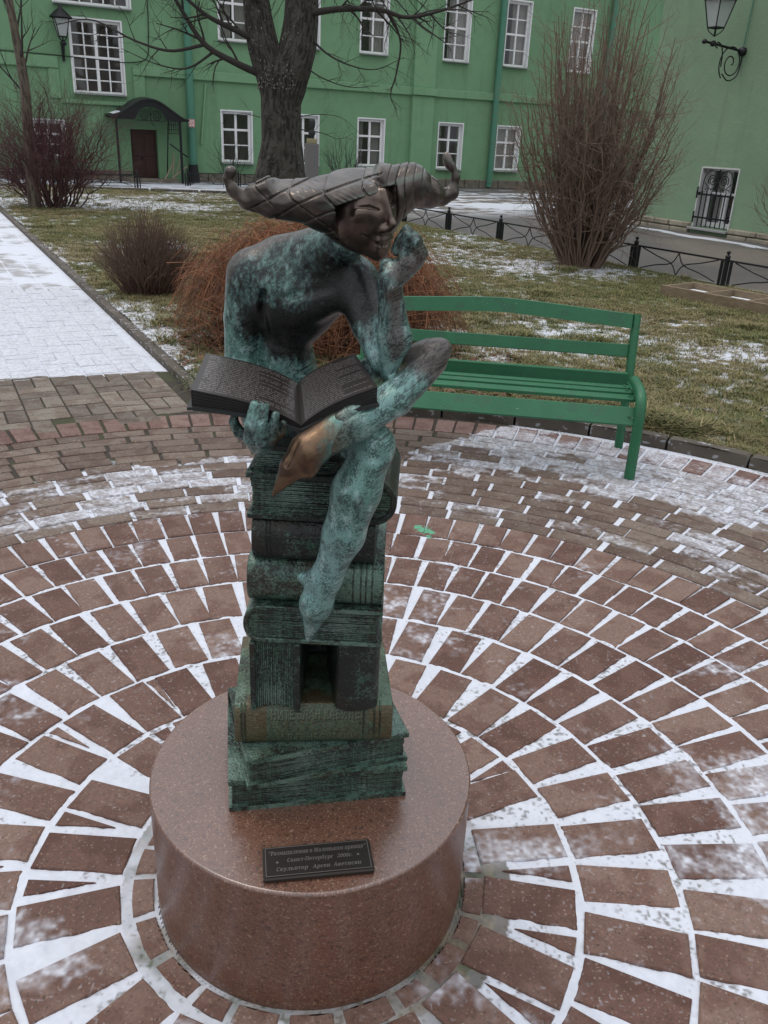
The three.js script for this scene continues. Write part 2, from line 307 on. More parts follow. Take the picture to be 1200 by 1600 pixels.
  const bed = colorTex(bedA.n, bedA.n, (u, v) => {
    const x = bedA.x0 + u * bedA.s, z = bedA.z0 + v * bedA.s, [r, a] = polar(x, z), d = dryness(x, z);
    let soil = mix3([0.04, 0.032, 0.024], [0.045, 0.048, 0.02], sst(0.5, 0.65, f2(x * 4, z * 4, 33))); if (r < 0.5) soil = mix3([0.15, 0.118, 0.07], [0.06, 0.066, 0.025], sst(0.4, 0.6, f2(x * 26, z * 26, 39))).map((q) => q * (0.6 + 0.8 * n2(x * 130, z * 130, 41)));
    let dirt = sst(0.6, 0.74, 0.62 * f2(x * 105, z * 105, 34, 3) + 0.38 * f2(x * 6, z * 6, 35, 2)); if (r < 2.2 && r > 0.47) soil = mix3(soil, [0.1, 0.08, 0.062], 0.7);
    let k = (1 - d) * (1 - 0.75 * dirt);
    if (r < 0.46) k *= 0.35 + 0.5 * sst(0.35, 0.6, f2(x * 9, z * 9, 36));
    if (r < 0.5) k *= 1 - 0.85 * sst(1.0, 1.5, a + (f2(x * 6, z * 6, 38) - 0.5)) * sst(2.8, 2.3, a);
    const s = 0.84 + 0.1 * n2(x * 140, z * 140, 37) + 0.14 * f2(x * 16, z * 16, 42);
    return mix3(soil, [SNOW[0] * s, SNOW[1] * s, SNOW[2] * s], k);
  }, false);
  const bedBump = greyTex(512, 512, (u, v) => pf(u, v, 40, 51, 3));
  const bm = std({ map: bed, roughness: 0.9, bumpMap: bedBump, bumpScale: 0.004 });
  const disc = (r, h, name, parent, seg = 96) => { const b = new B(); for (let i = 0; i < seg; i++) { const p = ptAt(r, i / seg * 2 * PI), q = ptAt(r, (i + 1) / seg * 2 * PI); b.tri([CX, h, CZ], [q[0], h, q[1]], [p[0], h, p[1]]); } addUV(b, bedA); return b.build(name, bm, parent); };
  disc(3.86, 0.0055, 'joint_snow', groups[0]);
  { // trodden snow standing in the joints of the near rings: uneven height, lapping over the edges of the stones
    const h = 0.006, x0 = -1.75, z0 = -3.6, nx = 560, nz = 500, D = new Float32Array(nx * nz).fill(-1);
    for (const st of STONES) {
      if (st.kind !== 0) continue; let a = 1e9, b = -1e9, c = 1e9, d = -1e9; for (const [x, z] of st.poly) { a = Math.min(a, x); b = Math.max(b, x); c = Math.min(c, z); d = Math.max(d, z); }
      const n = st.poly.length; let ar = 0; st.poly.forEach((p, i) => { const w = st.poly[(i + 1) % n]; ar += p[0] * w[1] - w[0] * p[1]; }); const sg = Math.sign(ar);
      for (let j = Math.max(0, Math.ceil((c - z0) / h)); j <= Math.min(nz - 1, Math.floor((d - z0) / h)); j++) for (let i = Math.max(0, Math.ceil((a - x0) / h)); i <= Math.min(nx - 1, Math.floor((b - x0) / h)); i++) {
        let m = 1; for (let k = 0; k < n; k++) { const p = st.poly[k], w = st.poly[(k + 1) % n], ex = w[0] - p[0], ez = w[1] - p[1]; m = Math.min(m, sg * (ex * (z0 + j * h - p[1]) - ez * (x0 + i * h - p[0])) / Math.hypot(ex, ez)); }
        if (m > D[j * nx + i]) D[j * nx + i] = m;
      }
    }
    const H = new Float32Array(nx * nz);
    for (let j = 0; j < nz; j++) for (let i = 0; i < nx; i++) { const x = x0 + i * h, z = z0 + j * h, t = 0.0066 + 0.0052 * sst(0.25, 0.75, f2(x * 26, z * 26, 182, 3)) + 0.0012 * (n2(x * 120, z * 120, 183) - 0.5); H[j * nx + i] = Math.min(0.0114, t); }
    const P = [], U = [], I = [], id = new Int32Array(nx * nz).fill(-1), vtx = (i, j) => { const o = j * nx + i; if (id[o] < 0) { id[o] = P.length / 3; const x = x0 + i * h, z = z0 + j * h; P.push(x, H[o], z); U.push((x - bedA.x0) / bedA.s, (z - bedA.z0) / bedA.s); } return id[o]; };
    for (let j = 0; j + 1 < nz; j++) for (let i = 0; i + 1 < nx; i++) { const x = x0 + i * h, z = z0 + j * h, [r] = polar(x, z), q = Math.hypot(x - CX, z - CZ); if (q < 0.375 || r > 2.0) continue; const o = j * nx + i; if (Math.min(D[o], D[o + 1], D[o + nx], D[o + nx + 1]) > 0.004) continue; const a = vtx(i, j), b = vtx(i + 1, j), c = vtx(i + 1, j + 1), d = vtx(i, j + 1); I.push(a, d, c, a, c, b); }
    const g = new THREE.BufferGeometry(); g.setAttribute('position', new THREE.Float32BufferAttribute(P, 3)); g.setAttribute('uv', new THREE.Float32BufferAttribute(U, 2)); g.setIndex(I); g.computeVertexNormals(); put('joint_snow', g, bm, groups[0]);
  }
  // path bed behind the circle
  { const b = new B(), q = (u, v) => [K0[0] - KD[1] * u + KD[0] * v, 0.0045, K0[1] + KD[0] * u + KD[1] * v]; b.quad(q(-3.1, -1.2), q(0, -1.2), q(0, 5.2), q(-3.1, 5.2)); addUV(b, bedA); b.build('joint_snow', bm, groups[2]); }
  { // far end of the path, under trodden snow
    const far = colorTex(512, 2048, (u, v) => {
      const x = u * 3.1, z = v * 16; const w = 0.55 * f2(x * 1.2, z * 0.8, 91) + 0.45 * f2(x * 7, z * 7, 92);
      const jt = Math.abs((x / 0.248) % 1 - 0.5) > 0.46 ? 1 : 0;
      return mix3([0.3, 0.29, 0.28], SNOW, clamp(sst(0.3, 0.52, w) * 0.9 + jt * 0.5 + 0.1));
    }, false);
    const b = new B(), q = (u, v) => [K0[0] - KD[1] * u + KD[0] * v, 0.010, K0[1] + KD[0] * u + KD[1] * v];
    b.quad(q(-3.1, 4.9), q(0, 4.9), q(0, 20), q(-3.1, 20), [[0, 0], [1, 0], [1, 1], [0, 1]]); b.build('trodden_snow', std({ map: far, roughness: 0.9, bumpMap: bedBump, bumpScale: 0.003 }), groups[2]);
  }
}
const M = {};
M.kerb = std({ map: colorTex(256, 256, (u, v) => { const t = pf(u, v, 5, 61, 5); const c = mix3([0.055, 0.045, 0.035], [0.14, 0.12, 0.095], t); return mix3(c, SNOW, sst(0.66, 0.72, pf(u, v, 34, 66, 3)) * 0.35); }), roughness: 0.9 });
{ // kerbs: stones in a line along the path, and in an arc round the paving
  const k = struct('kerb');
  const e1 = [-KD[1], KD[0]];
  for (let i = 0; i < 17; i++) { const a = i * 1.0, b = a + 0.985, q = (u, v) => [K0[0] + e1[0] * u + KD[0] * v, K0[1] + e1[1] * u + KD[1] * v]; new B().prism([q(0.005, a), q(0.09, a), q(0.09, b), q(0.005, b)], -0.1, 0.055 + 0.01 * h3(i, 3, 1), 0.008).build('kerb_stone', M.kerb, k); }
  for (let i = 0; i < 17; i++) {
    const a = -0.245 + i * 0.125, b = a + 0.121, P = []; for (let j = 0; j <= 4; j++) P.push(ptAt(3.95, lerp(a, b, j / 4))); for (let j = 4; j >= 0; j--) P.push(ptAt(3.865, lerp(a, b, j / 4)));
    new B().prism(P, -0.1, 0.075 + 0.012 * h3(i, 9, 4), 0.01).build('kerb_stone', M.kerb, k);
  }
}
// ---- lawn ----
const FD = [0.519, 0.855], F0 = [3.58, -13.19];                 // the low fence: from the back towards the right front
const fenceSide = (x, z) => (x - F0[0]) * FD[1] - (z - F0[1]) * FD[0]; // > 0 on the road
const lawnSnow = (x, z) => {
  const n = 0.32 * f2(x * 0.55, z * 0.55, 101) + 0.28 * f2(x * 2, z * 2, 102) + 0.4 * f2(x * 12, z * 12, 103, 2);
  let k = 0.075;
  const g = (cx, cz, rx, rz, a) => { const d = ((x - cx) / rx) ** 2 + ((z - cz) / rz) ** 2; k += a * Math.exp(-d); };
  g(2.4, -12.6, 1.3, 1.2, 0.24); g(1.3, -8.3, 1.9, 1.9, 0.17); g(1.0, -15, 1.0, 2.2, 0.2); g(3.2, -7.5, 1.4, 0.8, 0.12); g(-2.6, -8.3, 0.7, 1.1, 0.22); g(-1.9, -7.0, 0.8, 1.2, 0.26); g(2.3, -5.0, 2.5, 0.5, 0.13); g(0.4, -5.8, 0.9, 0.4, 0.1); g(-7, -19.5, 2.6, 1.2, 0.5);
  const ks = kerbSide(x, z); if (ks < 0.5 && z < -5) k += 0.15 * (1 - sst(0.05, 0.4, ks));
  if (z < -19.5) k += 0.1;
  return sst(-0.02, 0.16, n + k - 0.655);
};
const lawnIn = (x, z) => { const [r] = polar(x, z); return r > 3.955 && kerbSide(x, z) > 0.09 && fenceSide(x, z) < -0.02 && z > -25.2 && z < -1; };
{
  const A = { x0: -11, z0: -25.5, s: 24, n: 2048 };
  const map = colorTex(A.n, A.n, (u, v) => {
    const x = A.x0 + u * A.s, z = A.z0 + v * A.s, a = f2(x * 1.1, z * 1.1, 111, 4), f = f2(x * 22, z * 22, 112, 2);
    let c = mix3([0.2, 0.16, 0.085], [0.125, 0.135, 0.05], sst(0.35, 0.65, a)); c = mix3(c, [0.05, 0.04, 0.022], sst(0.5, 0.75, f) * 0.8);
    const s = lawnSnow(x, z); return mix3(c, SNOW, clamp(s * (0.3 + 1.1 * sst(0.35, 0.6, f2(x * 30, z * 30, 113, 2)))));
  }, false);
  const b = new B(), N = 130, hgt = (x, z) => { const [r] = polar(x, z); return 0.035 + 0.05 * f2(x * 0.8, z * 0.8, 120) + 0.02 * f2(x * 5, z * 5, 121) - 0.03 * (1 - sst(0, 0.5, r - 3.95)); };
  const X = (i) => -11 + 24 * i / N, Z = (j) => -25.3 + 24.3 * j / N;
  const v = (i, j) => [X(i), hgt(X(i), Z(j)), Z(j)];
  const put1 = (P) => { b.tri(...P); };
  // clip the sheet to the lawn by snapping the grid: keep triangles whose corners lie inside, refine the border ones
  const rec = (P, d) => { const k = P.filter((p) => lawnIn(p[0], p[2])).length; if (k === 3) return put1(P); if (k === 0 && d > 2) return; if (d === 5) { if (k) put1(P); return; }
    const m = (a, c) => { const x = (a[0] + c[0]) / 2, z = (a[2] + c[2]) / 2; return [x, hgt(x, z), z]; }, [p, q, r] = P, a = m(p, q), c = m(q, r), e = m(r, p); rec([p, a, e], d + 1); rec([a, q, c], d + 1); rec([e, c, r], d + 1); rec([a, c, e], d + 1); };
  for (let i = 0; i < N; i++) for (let j = 0; j < N; j++) { const a = v(i, j), q = v(i, j + 1), c = v(i + 1, j + 1), d = v(i + 1, j); if (![a, q, c, d].some((p) => lawnIn(p[0], p[2]))) continue; rec([a, q, c], 2); rec([a, c, d], 2); }
  for (let i = 0; i < b.p.length / 3; i++) { b.t[i * 2] = (b.p[i * 3] - A.x0) / A.s; b.t[i * 2 + 1] = (b.p[i * 3 + 2] - A.z0) / A.s; b.n[i * 3] = 0; b.n[i * 3 + 1] = 1; b.n[i * 3 + 2] = 0; }
  const lawn = b.build('lawn', std({ map, roughness: 1, bumpMap: rep(greyTex(512, 512, (u, v) => pf(u, v, 30, 131, 4)), 20), bumpScale: 0.03 }), scene); lawn.userData.kind = 'structure';
  // grass blades
  const R = rng(21), tb = new B();
  for (let k = 0; k < 7; k++) { const a = R() * 6.28, l = 0.035 + R() * 0.035, o = [Math.cos(R() * 6.28) * 0.018, 0, Math.sin(R() * 6.28) * 0.018], w = 0.0022 + R() * 0.001, c = Math.cos(a), s = Math.sin(a), e = 0.3 + R() * 1.0;
    const p = (t, q) => [o[0] + c * l * e * t * t - s * q, l * t * (1 - 0.25 * t * e), o[2] + s * l * e * t * t + c * q]; tb.quad(p(0, -w), p(0, w), p(0.55, w * 0.8), p(0.55, -w * 0.8)); tb.tri(p(0.55, -w * 0.8), p(0.55, w * 0.8), p(1, 0)); }
  const g = tb.make(), mats = [], cols = [], m4 = new THREE.Matrix4(), q4 = new THREE.Quaternion(), up = V(0, 1, 0); let tries = 0;
  const tones = [[0.155, 0.155, 0.05], [0.29, 0.24, 0.12], [0.1, 0.125, 0.04], [0.22, 0.18, 0.09]];
  while (mats.length < 95000 && tries++ < 900000) {
    const z = -4.7 - 20.5 * Math.pow(R(), 1.35), x = lerp(-0.75 * Math.abs(z) * 0.62 - 0.4, 0.8 * Math.abs(z) * 0.62 + 0.5, R()); if (!lawnIn(x, z)) continue;
    const s = lawnSnow(x, z), a = f2(x * 1.1, z * 1.1, 111, 4), thin = 0.25 + 0.9 * sst(0.25, 0.6, f2(x * 2.5, z * 2.5, 141)); if (R() < s * 0.72 || R() > thin) continue;
    const k = 0.6 + R() * 0.7 + sst(0.66, 0.8, f2(x * 1.7, z * 1.7, 150)) * 0.9; q4.setFromAxisAngle(up, R() * 6.28); m4.compose(V(x, hgt(x, z) - 0.004, z), q4, V(k, k * (0.5 + 0.45 * R()), k)); mats.push(m4.clone());
    const t = R() < a * 1.1 ? tones[R() < 0.6 ? 0 : 2] : tones[R() < 0.6 ? 1 : 3], f = 0.7 + R() * 0.5; cols.push(lin(t[0] * f, t[1] * f, t[2] * f));
  }
  const im = new THREE.InstancedMesh(g, std({ color: 0xffffff, roughness: 0.85, side: THREE.DoubleSide }), mats.length); mats.forEach((m, i) => { im.setMatrixAt(i, m); im.setColorAt(i, cols[i]); });
  im.name = 'grass'; im.castShadow = im.receiveShadow = true; im.userData = { kind: 'stuff', label: 'short faded winter grass growing on the lawn behind the bench', category: 'grass' }; scene.add(im);
}
{ // ground to the horizon, road
  const g = new B(); g.quad([-400, -0.02, 400], [400, -0.02, 400], [400, -0.02, -400], [-400, -0.02, -400]);
  put('ground', g.make(), std({ color: lin(0.12, 0.11, 0.1), roughness: 0.95 }), scene).userData.kind = 'structure';
  const A = { x0: -14, z0: -44, s: 34, n: 2048 };
  const map = colorTex(A.n, A.n, (u, v) => {
    const x = A.x0 + u * A.s, z = A.z0 + v * A.s, t = f2(x * 0.5, z * 0.5, 161, 4), f = n2(x * 30, z * 30, 162);
    let c = mix3([0.085, 0.078, 0.075], [0.15, 0.128, 0.108], sst(0.35, 0.7, t)); c = c.map((q) => q * (0.85 + 0.3 * f));
    // snow: band along the fence, along the foot of the right wing, and thin sheets in front of the far house
    const fs = fenceSide(x, z), w = f2(x * 1.3, z * 1.3, 163) - 0.5; let s = 0;
    if (fs > 0) s = Math.max(s, sst(0.5, 0.2, fs + w * 0.5) * sst(0.4, 0.55, f2(x * 1.1, z * 1.1, 164) + 0.12));
    const rw = (x - 5.84) * -0.892 + (z + 22.37) * 0.451; s = Math.max(s, sst(0.25, 0.1, Math.abs(rw - 0.75 + w * 0.6)) * sst(0.35, 0.5, f2(x * 0.9, z * 0.9, 165)));
    const hw = (x + 0.6) * 0.4509 + (z + 34.2) * 0.8926; // distance from the far wall
    const st = 0.6 * f2(x * 0.55 + 4, hw * 1.6, 166, 3) + 0.4 * f2(x * 3, z * 4, 167, 3);
    s = Math.max(s, sst(0.47, 0.56, st) * sst(0.8, 1.6, hw) * sst(13, 9, hw) * (fs > 0.4 ? 1 : 0));
    if (fs <= 0.0 || x < -3) s = Math.max(s, sst(0.36, 0.5, st) * 0.9);
    return mix3(c, SNOW, s * (0.75 + 0.25 * f));
  }, false);
  const b = new B(); b.quad([-14, -0.006, -10], [20, -0.006, -10], [20, -0.006, -44], [-14, -0.006, -44]); b.quad([20, -0.006, -10], [20, -0.006, 4], [60, -0.006, 4], [60, -0.006, -10]);
  for (let i = 0; i < b.p.length / 3; i++) { b.t[i * 2] = (b.p[i * 3] - A.x0) / A.s; b.t[i * 2 + 1] = (b.p[i * 3 + 2] - A.z0) / A.s; }
  put('road', b.make(), std({ map, roughness: 0.7, bumpMap: rep(greyTex(256, 256, (u, v) => pf(u, v, 60, 171, 2)), 40), bumpScale: 0.004 }), scene).userData.kind = 'structure';
}
// ---------- the green house and its wing ----------
{
  const plaster = (r, g, b, s) => colorTex(1024, 512, (u, v) => {
    const x = u * 24, y = v * 8, t = f2(x * 0.7, y * 0.7, s, 4), f = f2(x * 6, y * 6, s + 7, 3), st = f2(x * 5, y * 0.4, s + 9, 3), k = 0.86 + 0.2 * t + 0.1 * (f - 0.5) - 0.12 * sst(0.6, 0.8, st);
    const w = sst(0.66, 0.74, f2(x * 1.6, y * 2.4, s + 15, 4)) * 0.35; return mix3([r * k, g * k, b * k], [0.25, 0.36, 0.25], w * 0.4);
  });
  const grain = greyTex(256, 256, (u, v) => pf(u, v, 24, 201, 3));
  const wallUV = (m, w, h) => { m.map.repeat.set(1 / w, 1 / h); return m; };
  M.green = wallUV(std({ map: plaster(0.17, 0.318, 0.172, 211), roughness: 0.85, bumpMap: rep(grain, 1), bumpScale: 0.004 }), 24, 8);
  M.pale = wallUV(std({ map: plaster(0.215, 0.318, 0.2, 231), roughness: 0.85, bumpMap: rep(grain, 1), bumpScale: 0.004 }), 24, 8);
  M.greenTrim = std({ color: lin(0.17, 0.32, 0.172), roughness: 0.8 });
  M.pipe = std({ color: lin(0.07, 0.22, 0.145), roughness: 0.5 });
  M.white = std({ color: lin(0.84, 0.84, 0.83), roughness: 0.55 });
  M.reveal = std({ color: lin(0.8, 0.8, 0.8), roughness: 0.85 });
  M.sill = std({ color: lin(0.3, 0.3, 0.3), roughness: 0.6 });
  M.glass = phy({ color: 0xffffff, roughness: 0.03, transmission: 1, thickness: 0, ior: 1.5 });
  M.dark = std({ color: lin(0.22, 0.2, 0.18), roughness: 1 });
  M.curtain = std({ color: lin(0.3, 0.29, 0.27), roughness: 1, side: THREE.DoubleSide });
  M.iron = std({ color: lin(0.012, 0.012, 0.014), roughness: 0.5, metalness: 0.3 });
  M.door = std({ color: lin(0.05, 0.018, 0.012), roughness: 0.55 });
  M.stone = std({ map: rep(colorTex(512, 256, (u, v) => { const t = pf(u, v, 8, 241, 5), g = pf(u, v, 40, 242, 2); return mix3([0.2, 0.175, 0.13], [0.4, 0.36, 0.28], t).map((q) => q * (0.7 + 0.5 * g)); }), 0.5), roughness: 0.95 });
  M.stoneDark = std({ map: rep(colorTex(512, 256, (u, v) => { const t = pf(u, v, 8, 245, 5), g = pf(u, v, 40, 246, 2); return mix3([0.09, 0.085, 0.07], [0.24, 0.21, 0.16], t).map((q) => q * (0.7 + 0.5 * g)); }), 0.5), roughness: 0.95 });

  // wall slab with openings; x0..x1, y0..y1 on the plane z, thickness to the back
  function wallWith(parent, name, x0, x1, y0, y1, z, th, holes, mat) {
    const s = new THREE.Shape([new THREE.Vector2(x0, y0), new THREE.Vector2(x1, y0), new THREE.Vector2(x1, y1), new THREE.Vector2(x0, y1)]);
    for (const [a, b, c, d] of holes) s.holes.push(new THREE.Path([new THREE.Vector2(a, b), new THREE.Vector2(a, d), new THREE.Vector2(c, d), new THREE.Vector2(c, b)]));
    const g = new THREE.ExtrudeGeometry(s, { depth: th, bevelEnabled: false }); g.translate(0, 0, z - th);
    return new B().geo(g).build(name, mat, parent);
  }
  // casement window in an opening [x0, y0, x1, y1]: cols = mullion places, rows = transom places (fractions)
  function win(parent, [x0, y0, x1, y1], z, o = {}) {
    const d = o.depth ?? 0.16, w = x1 - x0, h = y1 - y0, fr = o.fr ?? 0.075, f = new B(), zf = z - d;
    f.box((x0 + x1) / 2, y1 - 0.01 - fr / 2, zf, w - 0.02, fr, 0.08, 0.008); f.box((x0 + x1) / 2, y0 + 0.01 + fr / 2, zf, w - 0.02, fr, 0.08, 0.008);
    f.box(x0 + 0.01 + fr / 2, (y0 + y1) / 2, zf, fr, h - 0.02 - 2 * fr, 0.08, 0.008); f.box(x1 - 0.01 - fr / 2, (y0 + y1) / 2, zf, fr, h - 0.02 - 2 * fr, 0.08, 0.008);
    const xs = [0, ...(o.cols ?? [0.5]).map((c) => c[0] ?? c), 1], ys = [0, ...(o.rows ?? [[0.33, 0.035], [0.66, 0.07]]).map((c) => c[0]), 1];
    const X = (t) => x0 + fr + t * (w - 2 * fr), Y = (t) => y0 + fr + t * (h - 2 * fr);
    for (const c of o.cols ?? [0.5]) { const t = c[1] ?? 0.075; f.box(X(c[0] ?? c), (y0 + y1) / 2, zf + 0.005, t, h - 2 * fr - 0.03, 0.075, 0.006); }
    for (const [c, t] of o.rows ?? [[0.33, 0.035], [0.66, 0.07]]) f.box((x0 + x1) / 2, Y(c), zf - 0.004, w - 2 * fr - 0.03, t, 0.07, 0.006);
    const m = f.build('window', M.white, parent);
    for (let i = 0; i + 1 < xs.length; i++) for (let j = 0; j + 1 < ys.length; j++) { const p = new B(); p.box((X(xs[i]) + X(xs[i + 1])) / 2, (Y(ys[j]) + Y(ys[j + 1])) / 2, zf - 0.01, X(xs[i + 1]) - X(xs[i]) - 0.02, Y(ys[j + 1]) - Y(ys[j]) - 0.02, 0.004); p.build('pane', M.glass, m); }
    if (o.sill !== 0) new B().box((x0 + x1) / 2, y0 - 0.022, z - d / 2 + 0.07, w + 0.06, 0.04, d + 0.16, 0.006).build('sill', M.sill, m);
    // white plastered reveal: four thin strips round the opening, a finger proud of the wall
    const r = new B(), t = 0.045, zc = z - d / 2 - 0.03, zz = d + 0.10;
    r.box(x0 - t / 2 + 0.006, (y0 + y1) / 2, zc, t, h + 0.01, zz, 0.004); r.box(x1 + t / 2 - 0.006, (y0 + y1) / 2, zc, t, h + 0.01, zz, 0.004); r.box((x0 + x1) / 2, y1 + t / 2 - 0.004, zc, w + 2 * t - 0.012, t, zz, 0.004);
    r.build('reveal', M.reveal, m);
    const k = new B(), kz = z - 1.3; k.box((x0 + x1) / 2, (y0 + y1) / 2, kz, w + 0.9, h + 0.9, 0.04); for (const s of [-1, 1]) k.box((x0 + x1) / 2 + s * (w / 2 + 0.46), (y0 + y1) / 2, kz + 0.5, 0.04, h + 0.9, 1); for (const s of [-1, 1]) k.box((x0 + x1) / 2, (y0 + y1) / 2 + s * (h / 2 + 0.46), kz + 0.5, w + 0.9, 0.04, 1);
    k.build('room_wall', M.dark, m);
    if (o.curtain) { const c = new B(), n = 16; for (const [a, e] of o.curtain) for (let i = 0; i < n; i++) { const u = (q) => x0 + w * lerp(a, e, q / n), zz = (q) => zf - 0.16 + 0.03 * Math.sin(q * 2.1); c.quad([u(i), y0 + 0.03, zz(i)], [u(i + 1), y0 + 0.03, zz(i + 1)], [u(i + 1), y1 - 0.03, zz(i + 1)], [u(i), y1 - 0.03, zz(i)]); } c.build('curtain', M.curtain, m); }
    return m;
  }
  const stones = (parent, x0, x1, y0, y1, z, mat, seed, rows = 2) => { // plinth of rough stone blocks, each its own piece
    const R = rng(seed); let n = 0;
    for (let r = 0; r < rows; r++) { const h = (y1 - y0) / rows; for (let x = x0 + (r & 1 ? 0 : -0.2); x < x1;) { const w = 0.45 + R() * 0.5, a = Math.max(x, x0), e = Math.min(x + w, x1); if (e - a > 0.06) new B().box((a + e) / 2, y0 + h * (r + 0.5), z, e - a - 0.02, h - 0.018, 0.1 + R() * 0.03, 0.02).build('stone', mat, parent); x += w; } }
  };

  // ---- main house: local x along the wall, z out of it
  const H = thing('green_house', 'long green plastered house with white windows behind the bare tree', 'building', [-0.6, 0, -34.2], rad(26.8));
  const low = [-6.2, -3.73, -1.12, 2.24, 4.88, 7.9], holes = low.map((x) => [x, 0.66, x + 1.05, 2.27]), up = low.map((x) => [x, 4.37, x + 1.05, 6.55]);
  const bigW = [-10.87, 2.56, -9.33, 4.6], arch = [-11.25, 4.98, -9.0, 6.4], lowL = [-12.25, 0.66, -11.3, 1.72], doorO = [-9.27, 0.0, -8.4, 1.58];
  wallWith(H, 'wall', -20, 26, -0.1, 9, 0, 0.45, [...holes, ...up, bigW, arch, lowL, [doorO[0], -0.05, doorO[2], doorO[3]]], M.green);
  const cur = [[], [[0, 0.3]], [[0.08, 0.3], [0.62, 0.92]], [[0.0, 0.25]], [[0.05, 0.95]], []];
  holes.forEach((h, i) => win(H, h, 0, { curtain: cur[i] }));
  up.forEach((h, i) => win(H, h, 0, { rows: [[0.24, 0.035], [0.5, 0.07], [0.75, 0.035]], cols: [[0.5, 0.06]], curtain: [[[0.1, 0.45], [0.55, 0.95]], [], [[0.45, 1]], [[0.3, 1]], [[0.4, 1]], [[0, 1]]][i] }));
  win(H, bigW, 0, { cols: [[0.25, 0.04], [0.5, 0.09], [0.75, 0.04]], rows: [[0.166, 0.035], [0.333, 0.035], [0.5, 0.07], [0.666, 0.035], [0.833, 0.035]], fr: 0.06 });
  win(H, arch, 0, { cols: [0.166, 0.333, 0.5, 0.666, 0.833].map((c) => [c, 0.04]), rows: [[0.4, 0.04]] });
  win(H, lowL, 0, {});
  const slab = (n, x0, x1, y0, y1, z0, z1, mat, ch = 0.015) => new B().box((x0 + x1) / 2, (y0 + y1) / 2, (z0 + z1) / 2, x1 - x0, y1 - y0, z1 - z0, ch).build(n, mat, H);
  // belt course, the panel under the stair window, pilaster
  const trim = wallUV(M.green.clone(), 24, 8); trim.color = lin(1.08, 1.08, 1.08);
  slab('belt_course', -9.06, 0.99, 3.15, 3.42, -0.05, 0.10, trim); slab('belt_course', 1.93, 26, 3.15, 3.42, -0.05, 0.10, trim); slab('belt_course', 0.96, 1.96, 3.16, 3.41, 0.09, 0.24, trim);
  slab('panel_frame', -9.06, -8.7, 2.36, 3.147, -0.05, 0.07, trim); slab('panel_frame', -11.32, -8.69, 2.24, 2.357, -0.05, 0.09, trim); slab('belt_course', -16, -11.3, 3.2, 3.52, -0.05, 0.09, trim); slab('panel_frame', -11.62, -11.3, 2.36, 3.197, -0.05, 0.06, trim);
  slab('pilaster', 1.0, 1.9, 0.3, 3.155, -0.05, 0.14, trim, 0.01); slab('pilaster', 1.0, 1.9, 3.415, 9, -0.05, 0.14, trim, 0.01);
  stones(H, -16, -9.3, -0.02, 0.33, 0.02, M.stoneDark, 31); stones(H, -7.2, 12, -0.02, 0.31, 0.02, M.stoneDark, 32, 1);
  // downpipes
  const pipe = (x, z, r, y0, y1) => { const b = new B().tube([[x, y1, z], [x, y0, z]], r, 14); for (let y = y0 + 0.15; y < y1; y += 1.45) b.tube([[x, y, z], [x, y + 0.06, z]], r + 0.012, 14); return b.build('downpipe', M.pipe, H); };
  const p1 = pipe(-7.28, 0.16, 0.125, 0.5, 9); new B().lathe([[0.21, 0], [0.2, 0.05], [0.15, 0.55], [0.16, 0.56], [0.12, 0.565]], 14, -7.28, 0, 0.17).build('pipe_boot', M.iron, p1);
  pipe(4.6, 0.14, 0.11, 0.05, 9); pipe(9.75, 0.14, 0.1, 0.05, 9);
  // slanted cable duct beside the first downpipe, loose cable
  new B().bar([-6.72, 3.05, 0.05], [-6.95, 1.2, 0.05], 0.06, 0.1, 0.01, [0, 0, 1]).build('duct', trim, H);
  new B().tube(spline([[-16, 3.62, 0.04], [-11.2, 3.55, 0.05], [-10, 3.52, 0.06], [-9.2, 3.5, 0.05], [-8.6, 3.66, 0.03], [-8.5, 4.2, 0.03], [-8.45, 6, 0.03]], 40), 0.014, 5).build('cable', M.iron, H);
  // door, steps, canopy
  const dr = slab('door', doorO[0], doorO[2], 0.0, doorO[3], -0.3, -0.22, M.door, 0.01);
  for (const [a, b, c, d] of [[-9.2, 0.12, -8.87, 0.65], [-8.8, 0.12, -8.47, 0.65], [-9.2, 0.76, -8.87, 1.46], [-8.8, 0.76, -8.47, 1.46]]) new B().box((a + c) / 2, (b + d) / 2, -0.215, c - a, d - b, 0.03, 0.012).build('door_panel', M.door, dr);
  new B().box(-8.9, 0.72, -0.17, 0.04, 0.1, 0.05, 0.008).build('door_handle', M.iron, dr);
  slab('door_step', -9.5, -7.9, -0.02, 0.10, 0.02, 0.75, M.stoneDark, 0.015);
  {
    const c = new B(), x0 = -10.05, x1 = -7.55, mid = -8.78, z0 = 0.0, z1 = 1.05, n = 28; // shallow bell curve
    const y = (x) => { const t = (x - mid) / (x < mid ? mid - x0 : x1 - mid); return 1.93 + 0.56 * Math.pow(Math.cos(Math.min(1, Math.abs(t)) * PI / 2), 1.7); };
    for (let i = 0; i < n; i++) { const a = lerp(x0, x1, i / n), b = lerp(x0, x1, (i + 1) / n); c.quad([a, y(a), z1], [b, y(b), z1], [b, y(b) + 0.06, z0], [a, y(a) + 0.06, z0]); c.quad([a, y(a) - 0.05, z1], [b, y(b) - 0.05, z1], [b, y(b), z1], [a, y(a), z1]); c.quad([b, y(b) - 0.05, z1], [a, y(a) - 0.05, z1], [a, y(a), z0], [b, y(b), z0]); }
    const cn = c.build('canopy', std({ color: lin(0.02, 0.02, 0.022), roughness: 0.45, metalness: 0.2 }), H);
    const f = new B(); // front sheet with a round opening
